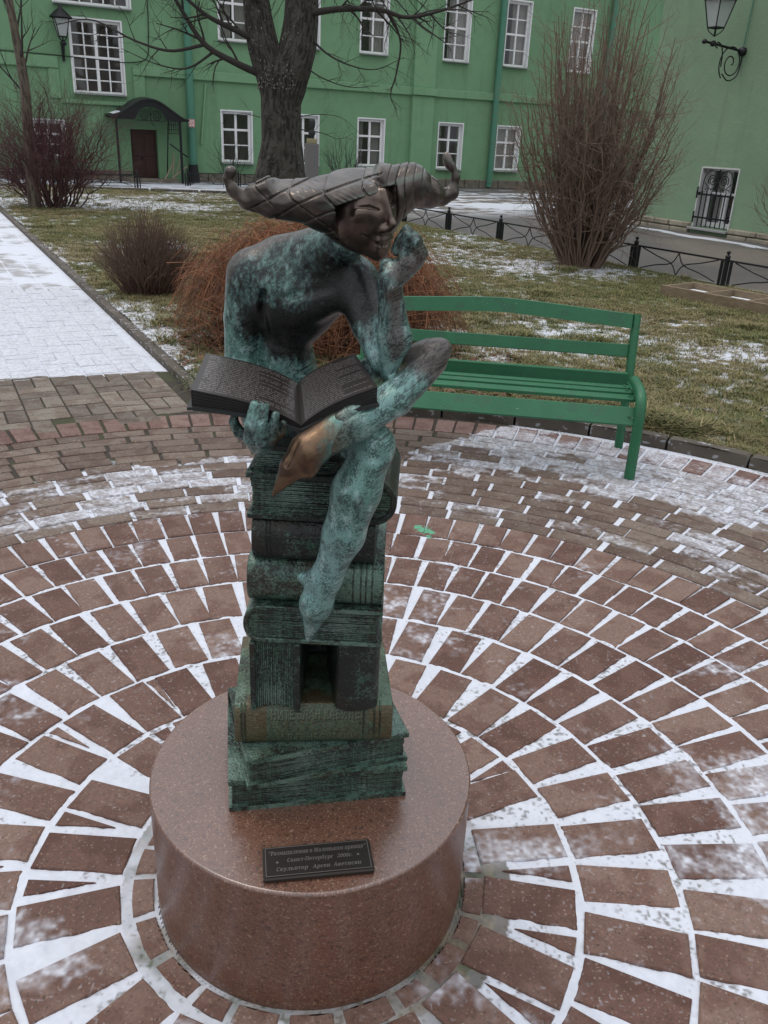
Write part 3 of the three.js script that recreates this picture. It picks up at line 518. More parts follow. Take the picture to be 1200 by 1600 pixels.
    for (let i = 0; i < n; i++) { const a = lerp(x0 + 0.05, x1 - 0.05, i / n), b = lerp(x0 + 0.05, x1 - 0.05, (i + 1) / n), yb = (x) => { const q = (x - mid) / 0.46; return Math.abs(q) < 1 ? 1.86 + 0.40 * Math.sqrt(1 - q * q) : 1.86; }; f.quad([a, Math.min(yb(a), y(a) - 0.05), z1 - 0.03], [b, Math.min(yb(b), y(b) - 0.05), z1 - 0.03], [b, y(b) - 0.03, z1 - 0.03], [a, y(a) - 0.03, z1 - 0.03]); }
    f.build('front_sheet', M.iron, cn);
    const s = new B(); for (const k of [-1, 1]) { const P = []; for (let i = 0; i <= 34; i++) { const t = i / 34, a = t * 2.2 * 2 * PI, r = 0.165 * (1 - 0.8 * t); P.push([mid + k * (0.19 + r * Math.cos(a + PI)), 1.99 + r * Math.sin(a), z1 - 0.05]); } s.tube(P, 0.014, 5); }
    s.tube(spline([[mid, 2.2, z1 - 0.05], [mid, 1.9, z1 - 0.05], [mid + 0.05, 1.75, z1 - 0.05], [mid + 0.1, 1.7, z1 - 0.05]], 10), 0.014, 5); s.bar([mid - 0.48, 1.85, z1 - 0.05], [mid + 0.48, 1.85, z1 - 0.05], 0.025, 0.025); s.build('scroll', M.iron, cn);
    const p = new B(); p.bar([-7.85, 0, z1 - 0.1], [-7.85, 1.9, z1 - 0.1], 0.07, 0.07, 0.006); p.bar([-9.85, 0, z1 - 0.1], [-9.85, 1.9, z1 - 0.1], 0.07, 0.07, 0.006); p.build('canopy_post', M.iron, cn);
    const g = new B(); for (let i = 0; i <= 5; i++) g.bar([-8.2 + i * 0.07, 1.5, z1 - 0.1], [-8.2 + i * 0.07, 1.88, z1 - 0.1], 0.014, 0.014); for (const yy of [1.5, 1.62, 1.76, 1.88]) g.bar([-8.22, yy, z1 - 0.1], [-7.88, yy, z1 - 0.1], 0.016, 0.016); g.tube([[-8.22, 1.9, z1 - 0.1], [-8.22, 0.15, 0.35]], 0.02, 6); g.tube(spline([[-8.2, 1.2, 0.9], [-7.85, 0.95, 0.95], [-7.5, 0.8, 0.3]], 8), 0.025, 6); g.build('grille', M.iron, cn);
    new B().quad([-9.95, 2.03, 0.25], [-9.5, 2.17, 0.25], [-9.45, 2.15, 0.9], [-9.9, 2.0, 0.95]).build('snow_patch', std({ color: lin(0.75, 0.78, 0.84), roughness: 0.9 }), cn);
  }
  // small red and white notice on the downpipe
  { const cv = document.createElement('canvas'); cv.width = cv.height = 64; const x = cv.getContext('2d'); x.fillStyle = '#d9d6d2'; x.fillRect(0, 0, 64, 64); x.strokeStyle = '#b8463c'; x.lineWidth = 6; x.strokeRect(5, 5, 54, 54); x.lineWidth = 5; x.beginPath(); x.arc(32, 32, 15, 0, 7); x.moveTo(20, 42); x.lineTo(44, 22); x.stroke();
    const t = new THREE.CanvasTexture(cv); t.colorSpace = THREE.SRGBColorSpace; const P = thing('notice', 'small white notice with a red sign fixed to the green downpipe beside the canopy', 'sign', [0, 0, 0]); P.position.copy(V(-7.3, 1.84, 0.3).applyMatrix4(new THREE.Matrix4().makeRotationY(rad(26.8)).setPosition(-0.6, 0, -34.2))); P.rotation.y = rad(26.8);
    const g = new THREE.BoxGeometry(0.2, 0.24, 0.012); put('board', g, [M.white, M.white, M.white, M.white, std({ map: t, roughness: 0.5 }), M.white][4], P); }

  // ---- wing at the right
  const W = thing('green_wing', 'pale green windowless wall with a barred window and a wall lantern at the right', 'building', [5.84, 0, -22.37], rad(-63.2));
  const gw = [2.07, 0.13, 3.16, 1.4];
  wallWith(W, 'wall', 0, 20, -0.1, 9, 0, 0.5, [gw], M.pale);
  const end = new B(); end.box(0.25, 4.45, -5.2, 0.499, 9.1, 9.4); end.build('end_wall', M.pale, W);
  stones(W, 0.0, 2.03, -0.05, 0.22, 0.03, M.stone, 41); stones(W, 3.2, 20, -0.05, 0.2, 0.03, M.stone, 42);
  const wf = new B(); const wz = -0.33; // window deep in the opening
  wf.box(2.615, 1.36, wz, 1.07, 0.07, 0.08, 0.006); wf.box(2.615, 0.19, wz, 1.07, 0.1, 0.08, 0.006); for (const x of [2.11, 2.615, 3.12]) wf.box(x, 0.78, wz, x === 2.615 ? 0.13 : 0.07, 1.09, 0.08, 0.006); wf.box(2.36, 0.86, wz, 0.4, 0.05, 0.06, 0.005); wf.box(2.87, 0.86, wz, 0.4, 0.05, 0.06, 0.005);
  const wm = wf.build('window', M.white, W);
  for (const [x, y, w, h] of [[2.36, 0.54, 0.4, 0.58], [2.87, 0.54, 0.4, 0.58], [2.36, 1.1, 0.4, 0.44], [2.87, 1.1, 0.4, 0.44]]) new B().box(x, y, wz - 0.01, w, h, 0.004).build('pane', M.glass, wm);
  { const r = new B(), t = 0.03; r.box(gw[0] + 0.01, 0.765, -0.2, t, 1.26, 0.42); r.box(gw[2] - 0.01, 0.765, -0.2, t, 1.26, 0.42); r.box(2.615, gw[3] - 0.01, -0.2, 1.05, t, 0.42); r.build('reveal', std({ color: lin(0.62, 0.61, 0.6), roughness: 0.9 }), wm);
    const k = new B(); k.box(2.615, 0.8, -1.2, 2, 2, 0.05); k.box(1.6, 0.8, -0.8, 0.05, 2, 0.8); k.box(3.6, 0.8, -0.8, 0.05, 2, 0.8); k.box(2.6, 1.8, -0.8, 2, 0.05, 0.8); k.build('room_wall', M.dark, wm);
    const c = new B(); c.quad([2.15, 0.2, -0.5], [2.4, 0.2, -0.48], [2.4, 1.35, -0.48], [2.15, 1.35, -0.5]); c.quad([2.75, 0.2, -0.5], [3.05, 0.2, -0.48], [3.05, 1.35, -0.48], [2.75, 1.35, -0.5]); c.build('curtain', M.curtain, wm); }
  new B().box(2.615, 0.1, -0.1, 1.16, 0.05, 0.46, 0.008).build('sill', M.sill, W);
  { // iron grille with scrolls
    const z = 0.02, f = new B(), X0 = 2.16, X1 = 3.1, mid = 2.63; const bar = (a, b, w = 0.018) => f.bar([a[0], a[1], z], [b[0], b[1], z], w, w, 0);
    bar([X0 - 0.05, 0.34], [X1 + 0.05, 0.34], 0.035); bar([X0 - 0.05, 0.83], [X1 + 0.05, 0.83], 0.035);
    for (let i = 0; i < 7; i++) { const x = lerp(X0 + 0.06, X1 - 0.06, i / 6); bar([x, 0.15], [x, i === 0 || i === 6 ? 0.9 : 0.88]); }
    for (const s of [-1, 1]) {
      const A = []; for (let i = 0; i <= 24; i++) { const a = PI - (i / 24) * PI * 0.96; A.push([mid + s * (0.22 - 0.205 * Math.cos(a)) , 1.05 + 0.29 * Math.sin(a), z]); } A.unshift([mid + s * 0.425, 0.85, z]); f.tube(spline(s > 0 ? A.slice(1).reverse().concat([[mid + 0.43, 0.85, z]]) : A.slice(1).reverse().concat([[mid - 0.43, 0.85, z]]), 40), 0.011, 5);
      const P = []; for (let i = 0; i <= 40; i++) { const t = i / 40, a = t * 1.9 * 2 * PI - 0.6, r = 0.125 * (1 - 0.78 * t); P.push([mid + s * (0.17 + r * Math.cos(a)), 1.13 + r * Math.sin(a), z]); } f.tube(P, 0.011, 5);
      f.tube(spline([[mid, 1.18, z], [mid + s * 0.06, 1.0, z], [mid + s * 0.2, 0.95, z], [mid + s * 0.31, 1.02, z], [mid + s * 0.38, 1.08, z]], 14), 0.01, 5);
      for (const q of [0.14, 0.3]) { const Q = []; for (let i = 0; i <= 14; i++) { const a = i / 14 * 1.5 * PI; Q.push([mid + s * (q + 0.035 * Math.cos(a)), 0.93 + 0.035 * Math.sin(a), z]); } f.tube(Q, 0.009, 5); }
      const C = []; for (let i = 0; i <= 12; i++) { const a = i / 12 * 1.6 * PI; C.push([mid + s * (0.44 + 0.035 * Math.cos(a)), 1.31 + 0.035 * Math.sin(a), z]); } f.tube(C, 0.01, 5);
    }
    bar([mid, 0.85], [mid, 1.36], 0.022); for (const y of [0.34, 0.86]) { f.bar([2.07, y - 0.12, 0.015], [2.07, y + 0.12, 0.015], 0.03, 0.03); f.bar([2.05, y, 0.02], [X0, y, 0.02], 0.03, 0.03); }
    f.build('window_grille', M.iron, W);
  }
  // ---- lanterns
  function lantern(name, label, pos, ry, arm) {
    const L = thing(name, label, 'lantern', pos, ry, 'wall lanterns'); const s = arm.s, c = new B(), R0 = 0.3 * s, R1 = 0.16 * s, hh = 0.5 * s;
    const by = arm.y; // bottom of the lamp body
    for (let k = 0; k < 4; k++) { const a = k * PI / 2 + PI / 4, p = (r, y) => [arm.x + Math.cos(a) * r, by + y, arm.z + Math.sin(a) * r]; c.bar(p(R1, 0), p(R0, hh), 0.022 * s, 0.022 * s); c.tube(spline([p(R1, 0), p(R1 * 0.8, -0.06 * s), p(0.02, -0.14 * s)], 6), 0.01 * s, 5);
      const b = (k + 1) * PI / 2 + PI / 4, q = (r, y) => [arm.x + Math.cos(b) * r, by + y, arm.z + Math.sin(b) * r]; c.bar(p(R1, 0), q(R1, 0), 0.025 * s, 0.025 * s); c.bar(p(R0, hh), q(R0, hh), 0.03 * s, 0.05 * s); }
    c.tube([[arm.x, by - 0.16 * s, arm.z], [arm.x, by + 0.05 * s, arm.z]], 0.02 * s, 8); const m = c.build('lantern_frame', M.iron, L);
    const g = new B(); for (let k = 0; k < 4; k++) { const a = k * PI / 2 + PI / 4, b = a + PI / 2, p = (q, r, y) => [arm.x + Math.cos(q) * r * 0.97, by + y, arm.z + Math.sin(q) * r * 0.97]; const q = new B(); q.quad(p(b, R1, 0.01), p(a, R1, 0.01), p(a, R0, hh - 0.01), p(b, R0, hh - 0.01)); q.build('pane', M.frost, m); }
    const r = new B(); r.lathe([[R0 * 1.12, 0], [R0 * 1.12, 0.03 * s], [R0 * 0.5, 0.2 * s], [R0 * 0.2, 0.27 * s], [R0 * 0.2, 0.31 * s], [0.03 * s, 0.36 * s], [0, 0.37 * s]], 4 * 4, arm.x, by + hh, arm.z); r.build('lantern_roof', M.iron, L);
    return L;
  }
  M.frost = phy({ color: lin(0.75, 0.78, 0.77), roughness: 0.5, transmission: 0.55, thickness: 0 });
  const loc2 = (o, ry, x, y, z) => V(x, y, z).applyMatrix4(new THREE.Matrix4().makeRotationY(ry).setPosition(...o)).toArray();
  {
    const ry = rad(-63.2), L = lantern('wall_lantern', 'black wall lantern on a scrolled iron bracket on the right wing', loc2([5.84, 0, -22.37], ry, 2.62, 3.62, 0), ry, { x: 0, y: 0.38, z: 0.88, s: 1.0 });
    const b = new B(); b.tube([[0, 0.03, 0.0], [0, 0.26, 1.1]].map(([x, y, z]) => [x, 0.02 + (z / 1.1) * 0.1, z]), 0.024, 8);
    const sp = []; for (let i = 0; i <= 60; i++) { const t = i / 60, a = -0.9 + t * 2 * PI * 1.75, r = 0.30 * Math.pow(1 - t, 0.8) + 0.03; sp.push([0, -0.22 + r * Math.sin(a) * 1.1 , 0.3 + r * Math.cos(a)]); }
    b.tube(sp, 0.013, 6); b.tube(spline([[0, -0.3, 0.56], [0, -0.05, 0.58], [0, 0.1, 0.66], [0, 0.13, 0.76], [0, 0.06, 0.8], [0, 0.03, 0.74]], 24), 0.013, 6); b.tube(spline([[0, -0.42, 0.5], [0, -0.54, 0.3], [0, -0.44, 0.08], [0, -0.2, 0.02], [0, 0.0, 0.03]], 20), 0.013, 6);
    b.build('bracket', M.iron, L); new B().lathe([[0.0, -0.06], [0.05, -0.04], [0.06, 0], [0.05, 0.04], [0, 0.06]], 12, 0, 0.1, 0.88).lathe([[0.0, -0.05], [0.045, -0.03], [0.05, 0], [0.045, 0.03], [0, 0.05]], 12, 0, 0.12, 1.12).lathe([[0, -0.09], [0.08, -0.06], [0.1, 0], [0.08, 0.06], [0, 0.09]], 14, 0, 0.02, 0.03).build('knob', M.iron, L);
    const cb = new B(); cb.tube([[0, 0.06, 0.03], [0.12, 3.5, 0.02]], 0.012, 5); cb.build('cable', M.pipe, L);
  }
  {
    const ry = rad(26.8), L = lantern('wall_lantern', 'black wall lantern beside the tall stair window on the left', loc2([-0.6, 0, -34.2], ry, -11.12, 3.55, 0), ry, { x: 0, y: 0.5, z: 0.32, s: 0.98 });
    const b = new B(); b.tube(spline([[0, 0, 0.03], [0, 0.02, 0.12], [0, 0.12, 0.26], [0, 0.36, 0.32]], 12), 0.03, 8); b.lathe([[0, -0.08], [0.09, -0.04], [0.1, 0.02], [0.05, 0.08], [0, 0.09]], 12, 0, 0.32, 0.32); b.bar([0, -0.15, 0.04], [0, 0.32, 0.04], 0.08, 0.04, 0.005); b.build('bracket', M.iron, L);
  }
}
// ---------- trees and shrubs ----------
{
  const barkTex = colorTex(512, 1024, (u, v) => { const r = Math.abs(pf(u, v, 14, 301, 3) - 0.5) * 2, l = pn(u, v * 0.25, 40, 302), t = pf(u, v, 6, 303, 4); const k = sst(0.05, 0.5, r * 0.5 + l * 0.5); return mix3([0.018, 0.015, 0.012], mix3([0.05, 0.043, 0.035], [0.075, 0.07, 0.058], t), k); });
  const barkBump = greyTex(512, 1024, (u, v) => { const r = Math.abs(pf(u, v, 14, 301, 3) - 0.5) * 2, l = pn(u, v * 0.25, 40, 302); return sst(0.02, 0.6, r * 0.5 + l * 0.5); });
  M.bark = std({ map: barkTex, roughness: 0.95, bumpMap: barkBump, bumpScale: 0.04 });
  M.twig = std({ color: lin(0.035, 0.03, 0.026), roughness: 0.9 });
  M.lichen = std({ color: lin(0.2, 0.2, 0.17), roughness: 1 });
  const R = rng(77);
  // wandering twig: from p along d, length l, radius r; up = how it bends
  function twig(b, p, d, l, r, o = {}) {
    const n = o.n ?? 5, P = [p.toArray()], q = p.clone(), e = d.clone().normalize(), rr = [r];
    for (let i = 1; i <= n; i++) { e.x += (R() - 0.5) * (o.wob ?? 0.35); e.z += (R() - 0.5) * (o.wob ?? 0.35); e.y += (R() - 0.5) * (o.wob ?? 0.35) * 0.7 + (o.up ?? 0) / n; e.normalize(); q.addScaledVector(e, l / n); P.push(q.toArray()); rr.push(r * (1 - (o.tap ?? 0.8) * i / n)); }
    b.tube(P, rr, o.sides ?? 4, false); return { P, rr, e };
  }
  const along = (t, k) => { const n = t.P.length - 1, x = k * n, i = Math.min(n - 1, Math.floor(x)), f = x - i; const a = V(...t.P[i]), c = V(...t.P[i + 1]); return { p: a.clone().lerp(c, f), d: c.sub(a).normalize(), r: lerp(t.rr[i], t.rr[i + 1], f) }; };
  const side = (d, ang) => { const a = R() * 6.28, u = V(Math.cos(a), R() - 0.5, Math.sin(a)).cross(d).normalize(); return d.clone().multiplyScalar(Math.cos(ang)).addScaledVector(u, Math.sin(ang)); };
  function branchy(b, t, n, len, r, depth, o = {}) {
    for (let i = 0; i < n; i++) { const k = (o.from ?? 0.3) + (1 - (o.from ?? 0.3)) * (i + R()) / n * 0.98, s = along(t, k), rr = Math.min(s.r * 0.75, r), w = twig(b, s.p, side(s.d, 0.4 + (o.spread ?? 0) + R() * 0.6), len * (0.5 + R() * 0.8), rr, { n: o.n ?? 4, wob: o.wob ?? 0.5, up: o.up ?? 0, sides: o.sides ?? 3, tap: 0.75 }); if (depth > 1) branchy(b, w, o.sub ?? 3, len * (o.shrink ?? 0.55), rr * 0.6, depth - 1, o); }
  }
  // ---- the big tree
  {
    const T = thing('bare_tree', 'large bare tree with a thick dark forked trunk standing before the green house', 'tree', [-2.62, 0.02, -20.0]);
    const b = new B(), seg = 40;
    const trunk = (P, R0, seedv) => { // knobbly tube
      const pts = spline(P.map((p) => p.slice(0, 3)), 60), n = pts.length, rr = pts.map((p, i) => { const t = i / (n - 1) * (P.length - 1), k = Math.min(P.length - 2, Math.floor(t)), f = t - k; return lerp(P[k][3], P[k + 1][3], f); });
      const rows = pts.map((p, i) => { const row = []; for (let k = 0; k <= seg; k++) { const a = k / seg * 2 * PI, fl = p[1] < 0.9 ? (0.9 - p[1]) * 0.22 * (0.5 + 0.5 * Math.cos(a * 5 + 1)) : 0, w = 1 + 0.14 * (f2(Math.cos(a) * 1.5 + 5 + seedv, p[1] * 0.9 + Math.sin(a) * 1.5, 310, 3) - 0.5) * 2 + fl + 0.05 * (n2(a * 6 / 6.28 * 4, p[1] * 1.5, 311) - 0.5), r = rr[i] * w; row.push([p[0] + Math.cos(a) * r, p[1], p[2] - Math.sin(a) * r]); } return row; });
      const N = (i, k) => { const a = rows[Math.max(0, i - 1)][k], c = rows[Math.min(n - 1, i + 1)][k], d = rows[i][(k + 1) % seg], e = rows[i][(k - 1 + seg) % seg]; const v = V(d[0] - e[0], d[1] - e[1], d[2] - e[2]).cross(V(c[0] - a[0], c[1] - a[1], c[2] - a[2])).normalize(); return v.toArray(); };
      for (let i = 0; i + 1 < n; i++) for (let k = 0; k < seg; k++) { const q = [[i, k], [i, k + 1], [i + 1, k + 1], [i + 1, k]].map(([x, y]) => ({ p: rows[x][y], n: N(x, y % seg), t: [y / seg * 2.0, rows[x][y][1] * 0.5] })); for (const [x, y, z] of [[0, 1, 2], [0, 2, 3]]) b.tri(q[x].p, q[y].p, q[z].p, q[x].n, q[y].n, q[z].n, q[x].t, q[y].t, q[z].t); }
    };
    trunk([[0, -0.1, 0, 0.66], [0, 0.7, 0, 0.56], [0.02, 1.5, 0, 0.44], [0.02, 2.3, 0, 0.42], [0.03, 2.75, 0, 0.47], [0.03, 3.0, 0, 0.4], [0.04, 3.3, 0, 0.1]], 0.5, 0);
    trunk([[-0.05, 1.9, 0, 0.24], [-0.12, 2.45, 0, 0.35], [-0.2, 2.85, 0, 0.38], [-0.34, 3.3, 0.02, 0.34], [-0.45, 3.9, 0.05, 0.28], [-0.52, 4.5, 0.05, 0.25], [-0.7, 6, 0, 0.2], [-0.9, 8, 0, 0.12]], 0.3, 3);
    trunk([[0.05, 1.9, 0, 0.26], [0.12, 2.45, 0, 0.38], [0.21, 2.85, 0, 0.43], [0.34, 3.3, -0.05, 0.42], [0.42, 3.9, -0.05, 0.36], [0.44, 4.5, -0.05, 0.33], [0.5, 6, 0, 0.27], [0.7, 8.5, 0, 0.15]], 0.3, 7);
    b.build('trunk', M.bark, T);
    const li = new B(); for (let i = 0; i < 170; i++) { const y = 2.5 + R() * R() * 1.9, a = -0.6 - R() * 2.2, fx = y > 3.0 ? (R() < 0.5 ? -0.3 - (y - 3) * 0.15 : 0.3) : 0, r = y > 3.0 ? 0.36 : 0.5; const x = fx + Math.cos(a) * r, z = -Math.sin(a) * r; const s = 0.008 + R() * 0.013; li.box(x, y, z, s, s * (1 + R()), 0.02, 0); } li.build('lichen', M.lichen, T).userData.kind = 'stuff';
    const tw = new B(), limb = (P, r, nb, len) => { const pts = spline(P, 18), t = { P: pts, rr: pts.map((_, i) => r * (1 - 0.8 * i / 18)) }; tw.tube(pts, t.rr, 6, false); branchy(tw, t, nb, len, r * 0.35, 3, { from: 0.15, wob: 0.5, up: 0.0, sub: 3, shrink: 0.6 }); };
    const mk = (name, f) => { f(); };
    mk('a', () => limb([[-0.35, 2.75, 0.1], [-0.9, 2.95, 0.3], [-1.5, 3.25, 0.4], [-1.95, 3.85, 0.4], [-2.3, 4.4, 0.4], [-2.9, 5.2, 0.4]], 0.085, 9, 0.9));
    limb([[-0.4, 3.35, 0.1], [-0.9, 3.55, 0.3], [-1.4, 3.75, 0.5], [-1.9, 4.1, 0.5], [-2.6, 4.6, 0.6]], 0.075, 9, 0.9);
    limb([[-1.5, 3.25, 0.4], [-2.2, 3.1, 0.5], [-2.9, 3.25, 0.5], [-3.8, 3.6, 0.4], [-4.6, 3.5, 0.2]], 0.04, 7, 0.7);
    limb([[-1.3, 3.15, 0.35], [-1.9, 2.8, 0.4], [-2.5, 2.85, 0.4], [-3.2, 3.1, 0.5]], 0.03, 6, 0.6);
    limb([[0.5, 3.9, 0.1], [1.2, 4.0, 0.3], [2.1, 4.02, 0.3], [2.6, 3.9, 0.4], [3.3, 4.05, 0.4], [4.0, 4.3, 0.4]], 0.075, 13, 0.9);
    limb([[2.2, 4.0, 0.3], [2.5, 3.5, 0.35], [2.45, 2.9, 0.4], [2.35, 2.45, 0.4], [2.5, 2.2, 0.4]], 0.03, 6, 0.35);
    limb([[0.5, 3.6, 0.1], [1.0, 3.2, 0.2], [1.5, 3.0, 0.3], [2.0, 2.95, 0.3], [2.6, 3.2, 0.3]], 0.028, 7, 0.6);
    limb([[0.45, 3.0, 0.2], [0.9, 2.75, 0.25], [1.5, 2.6, 0.3], [2.1, 2.65, 0.3]], 0.02, 6, 0.45);
    limb([[0.42, 2.0, 0.2], [0.8, 2.05, 0.25], [1.3, 2.02, 0.3], [1.7, 1.75, 0.3]], 0.012, 4, 0.4);
    limb([[0.42, 1.75, 0.2], [0.9, 1.7, 0.25], [1.3, 1.6, 0.3], [1.65, 1.75, 0.3]], 0.012, 4, 0.4);
    limb([[-0.42, 1.95, 0.2], [-0.8, 2.0, 0.25], [-1.1, 1.9, 0.3]], 0.01, 4, 0.4);
    limb([[-0.3, 4.0, 0.2], [-0.8, 4.4, 0.6], [-1.4, 4.7, 0.8], [-2.2, 4.3, 1.0]], 0.06, 9, 0.8);
    limb([[0.6, 4.6, 0.2], [1.4, 4.9, 0.6], [2.2, 4.6, 0.9], [3.0, 4.3, 1.0]], 0.06, 12, 0.9);
    limb([[0.6, 4.3, -0.2], [1.3, 4.5, -0.6], [2.2, 4.4, -0.9], [3.2, 4.5, -1.0]], 0.05, 10, 0.9);
    for (let i = 0; i < 26; i++) { const s = twig(tw, V(-3.2 + R() * 7.4, 4.5 + R() * 0.4, (R() - 0.5) * 2), V((R() - 0.5) * 1.4, -0.5 - R() * 0.6, 0), 0.6 + R() * 0.8, 0.012, { n: 6, wob: 0.6, sides: 3 }); branchy(tw, s, 4, 0.35, 0.006, 2, { from: 0.2, sides: 3, sub: 2 }); }
    tw.build('crown', M.twig, T);
    mk('x', () => 0);
  }
  // ---- shrubs of many stems
  const stemColour = (r, g, b) => std({ color: lin(r, g, b), roughness: 0.85 });
  function shrub(name, label, pos, o) {
    const T = thing(name, label, o.category ?? 'shrub', pos), st = new B(), tw = new B();
    for (let i = 0; i < o.stems; i++) {
      const a = R() * 6.28, q = Math.sqrt(R()), tx = Math.cos(a) * q, tz = Math.sin(a) * q, h = o.h * (1 - (o.dome ?? 0.25) * q * q) * ((o.hmin ?? 0.72) + (1.04 - (o.hmin ?? 0.72)) * Math.pow(R(), o.hmin ? 0.6 : 1));
      const base = V(Math.cos(a) * q * o.base + (R() - 0.5) * 0.05, 0, Math.sin(a) * q * o.base), top = V(tx * o.rx + (o.lean ?? 0) * h, h, tz * o.rz), mid = base.clone().lerp(top, 0.5).add(V((R() - 0.5) * 0.16, 0, (R() - 0.5) * 0.16)); mid.x -= tx * o.rx * (o.belly ?? 0.12); mid.z -= tz * o.rz * (o.belly ?? 0.12);
      const P = spline([base.toArray(), mid.toArray(), top.toArray()], o.n ?? 8).map((p) => [p[0] + (R() - 0.5) * o.jit, p[1], p[2] + (R() - 0.5) * o.jit]), rr = P.map((_, k) => o.r * (0.5 + R() * 0.1 + 0.7 * h3(i, 3, 7)) * (1 - 0.78 * k / (P.length - 1)));
      st.tube(P, rr, o.sides ?? 5, false); branchy(tw, { P, rr }, o.tw, o.len, o.r * 0.4, o.depth ?? 2, { from: o.from ?? 0.35, up: o.up ?? 0.5, wob: o.wob ?? 0.4, sub: o.sub ?? 3, n: 3, spread: o.spread });
    }
    st.build('stem', M[o.mat], T); tw.build('twigs', M[o.mat2 ?? o.mat], T).userData.kind = 'stuff'; return T;
  }
  M.brown = stemColour(0.16, 0.108, 0.08); M.brown2 = stemColour(0.21, 0.142, 0.108); M.red = stemColour(0.075, 0.035, 0.032); M.red2 = stemColour(0.09, 0.034, 0.036); M.dun = stemColour(0.12, 0.072, 0.052); M.orange = stemColour(0.31, 0.13, 0.062); M.orange2 = stemColour(0.21, 0.095, 0.052); M.orange3 = stemColour(0.13, 0.072, 0.048);
  shrub('tall_shrub', 'tall leafless brown shrub, vase shaped, standing in front of the low iron fence', [2.73, 0, -12.9], { stems: 170, h: 3.75, hmin: 0.5, rx: 1.25, rz: 1.15, base: 0.2, belly: -0.04, dome: 0.36, r: 0.019, jit: 0.07, tw: 10, len: 0.5, n: 11, mat: 'brown', mat2: 'brown2', depth: 2, sub: 4, up: 0.25, from: 0.22, wob: 0.6, spread: 0.3 });
  shrub('red_shrub', 'wide reddish leafless shrub left of the canopy, branches spreading from the ground', [-7.15, 0, -18.5], { stems: 52, h: 2.55, rx: 1.75, rz: 1.2, base: 0.4, belly: 0.05, dome: 0.5, r: 0.022, jit: 0.12, tw: 12, len: 0.7, n: 9, mat: 'red', mat2: 'red2', depth: 3, sub: 4, up: 0.25, from: 0.2, wob: 0.75 });
  shrub('low_shrub', 'small rounded dark brown shrub of upright twigs on the lawn by the path', [-2.62, 0.02, -9.15], { stems: 620, h: 0.92, rx: 0.58, rz: 0.55, base: 0.2, belly: 0.05, dome: 0.5, r: 0.006, jit: 0.02, tw: 3, len: 0.22, n: 5, sides: 3, mat: 'dun', depth: 1, up: 0.6 });
  shrub('house_shrub', 'small leafless shrub against the green wall, right of the bust on its pillar', [-1.85, 0, -29.5], { stems: 22, h: 1.75, rx: 0.75, rz: 0.5, base: 0.2, r: 0.018, jit: 0.08, tw: 4, len: 0.5, mat: 'twig', depth: 2, wob: 0.5 });
  shrub('house_shrub', 'small leafless shrub under the ground floor window left of the big tree', [-5.3, 0, -28.4], { stems: 12, h: 1.6, rx: 0.8, rz: 0.4, base: 0.2, r: 0.014, jit: 0.1, tw: 4, len: 0.5, mat: 'twig', depth: 2, wob: 0.5 });
  shrub('road_shrub', 'leafless shrub at the right edge of the picture in front of the wing', [6.3, 0, -14.0], { stems: 16, h: 1.5, rx: 0.95, rz: 0.7, base: 0.2, r: 0.018, jit: 0.1, tw: 6, len: 0.5, mat: 'brown', depth: 2, wob: 0.6, from: 0.15, up: 0.2 });
  { // young tree at the left edge
    const T = thing('young_tree', 'thin young tree with a smooth grey trunk at the left edge behind the red shrub', 'tree', [-7.42, 0, -18.1]), b = new B(), P = spline([[0, -0.1, 0], [0.03, 1.2, 0], [0.08, 2.4, 0], [0.02, 3.2, 0], [-0.1, 5, 0], [-0.1, 6.5, 0]], 20); const rr = P.map((_, i) => 0.13 * (1 - 0.7 * i / 20)); b.tube(P, rr, 12, false); b.build('trunk', std({ map: rep(barkTex, 1, 0.5), color: lin(2.0, 1.8, 1.6), roughness: 0.95 }), T);
    const tw = new B(); branchy(tw, { P, rr }, 12, 1.1, 0.03, 3, { from: 0.35, wob: 0.4, up: 0.3, sub: 3 }); tw.build('crown', M.twig, T);
  }
  { // mound of arching orange twigs
    const T = thing('orange_shrub', 'wide mound of tangled orange twigs behind the statue, beside the bench', 'shrub', [-0.62, 0.02, -7.15]);
    const mats = ['orange', 'orange2', 'orange3'], bs = [new B(), new B(), new B()], rx = 1.22, rz = 0.85, H = 1.08;
    for (let i = 0; i < 2600; i++) {
      const a = R() * 6.28, q = Math.sqrt(R()), bx = Math.cos(a) * q * rx * 0.72, bz = Math.sin(a) * q * rz * 0.72, o = R() * 6.28, hh = H * Math.sqrt(Math.max(0.05, 1 - (q * 0.8) ** 2)) * (0.55 + 0.5 * R()), reach = 0.25 + R() * 0.5, ox = Math.cos(o) * reach * 0.7 + Math.cos(a) * q * 0.3, oz = Math.sin(o) * reach * 0.7 + Math.sin(a) * q * 0.3;
      let ex = bx + ox, ez = bz + oz; const l = Math.hypot(ex / rx, ez / rz); if (l > 1.02) { ex /= l; ez /= l; }
      const y2 = hh * (0.35 + R() * 0.55), P = spline([[bx, 0, bz], [bx + (ex - bx) * 0.25 + (R() - 0.5) * 0.08, hh * 0.75, bz + (ez - bz) * 0.25], [bx + (ex - bx) * 0.6, hh, bz + (ez - bz) * 0.6 + (R() - 0.5) * 0.1], [ex, y2, ez]], 6), r = 0.0022 + R() * 0.0022;
      const top = hh > 0.72; bs[R() < (top ? 0.62 : 0.3) ? 0 : R() < 0.5 ? 1 : 2].tube(P, P.map((_, k) => r * (1 - 0.65 * k / 6)), 3, false);
    }
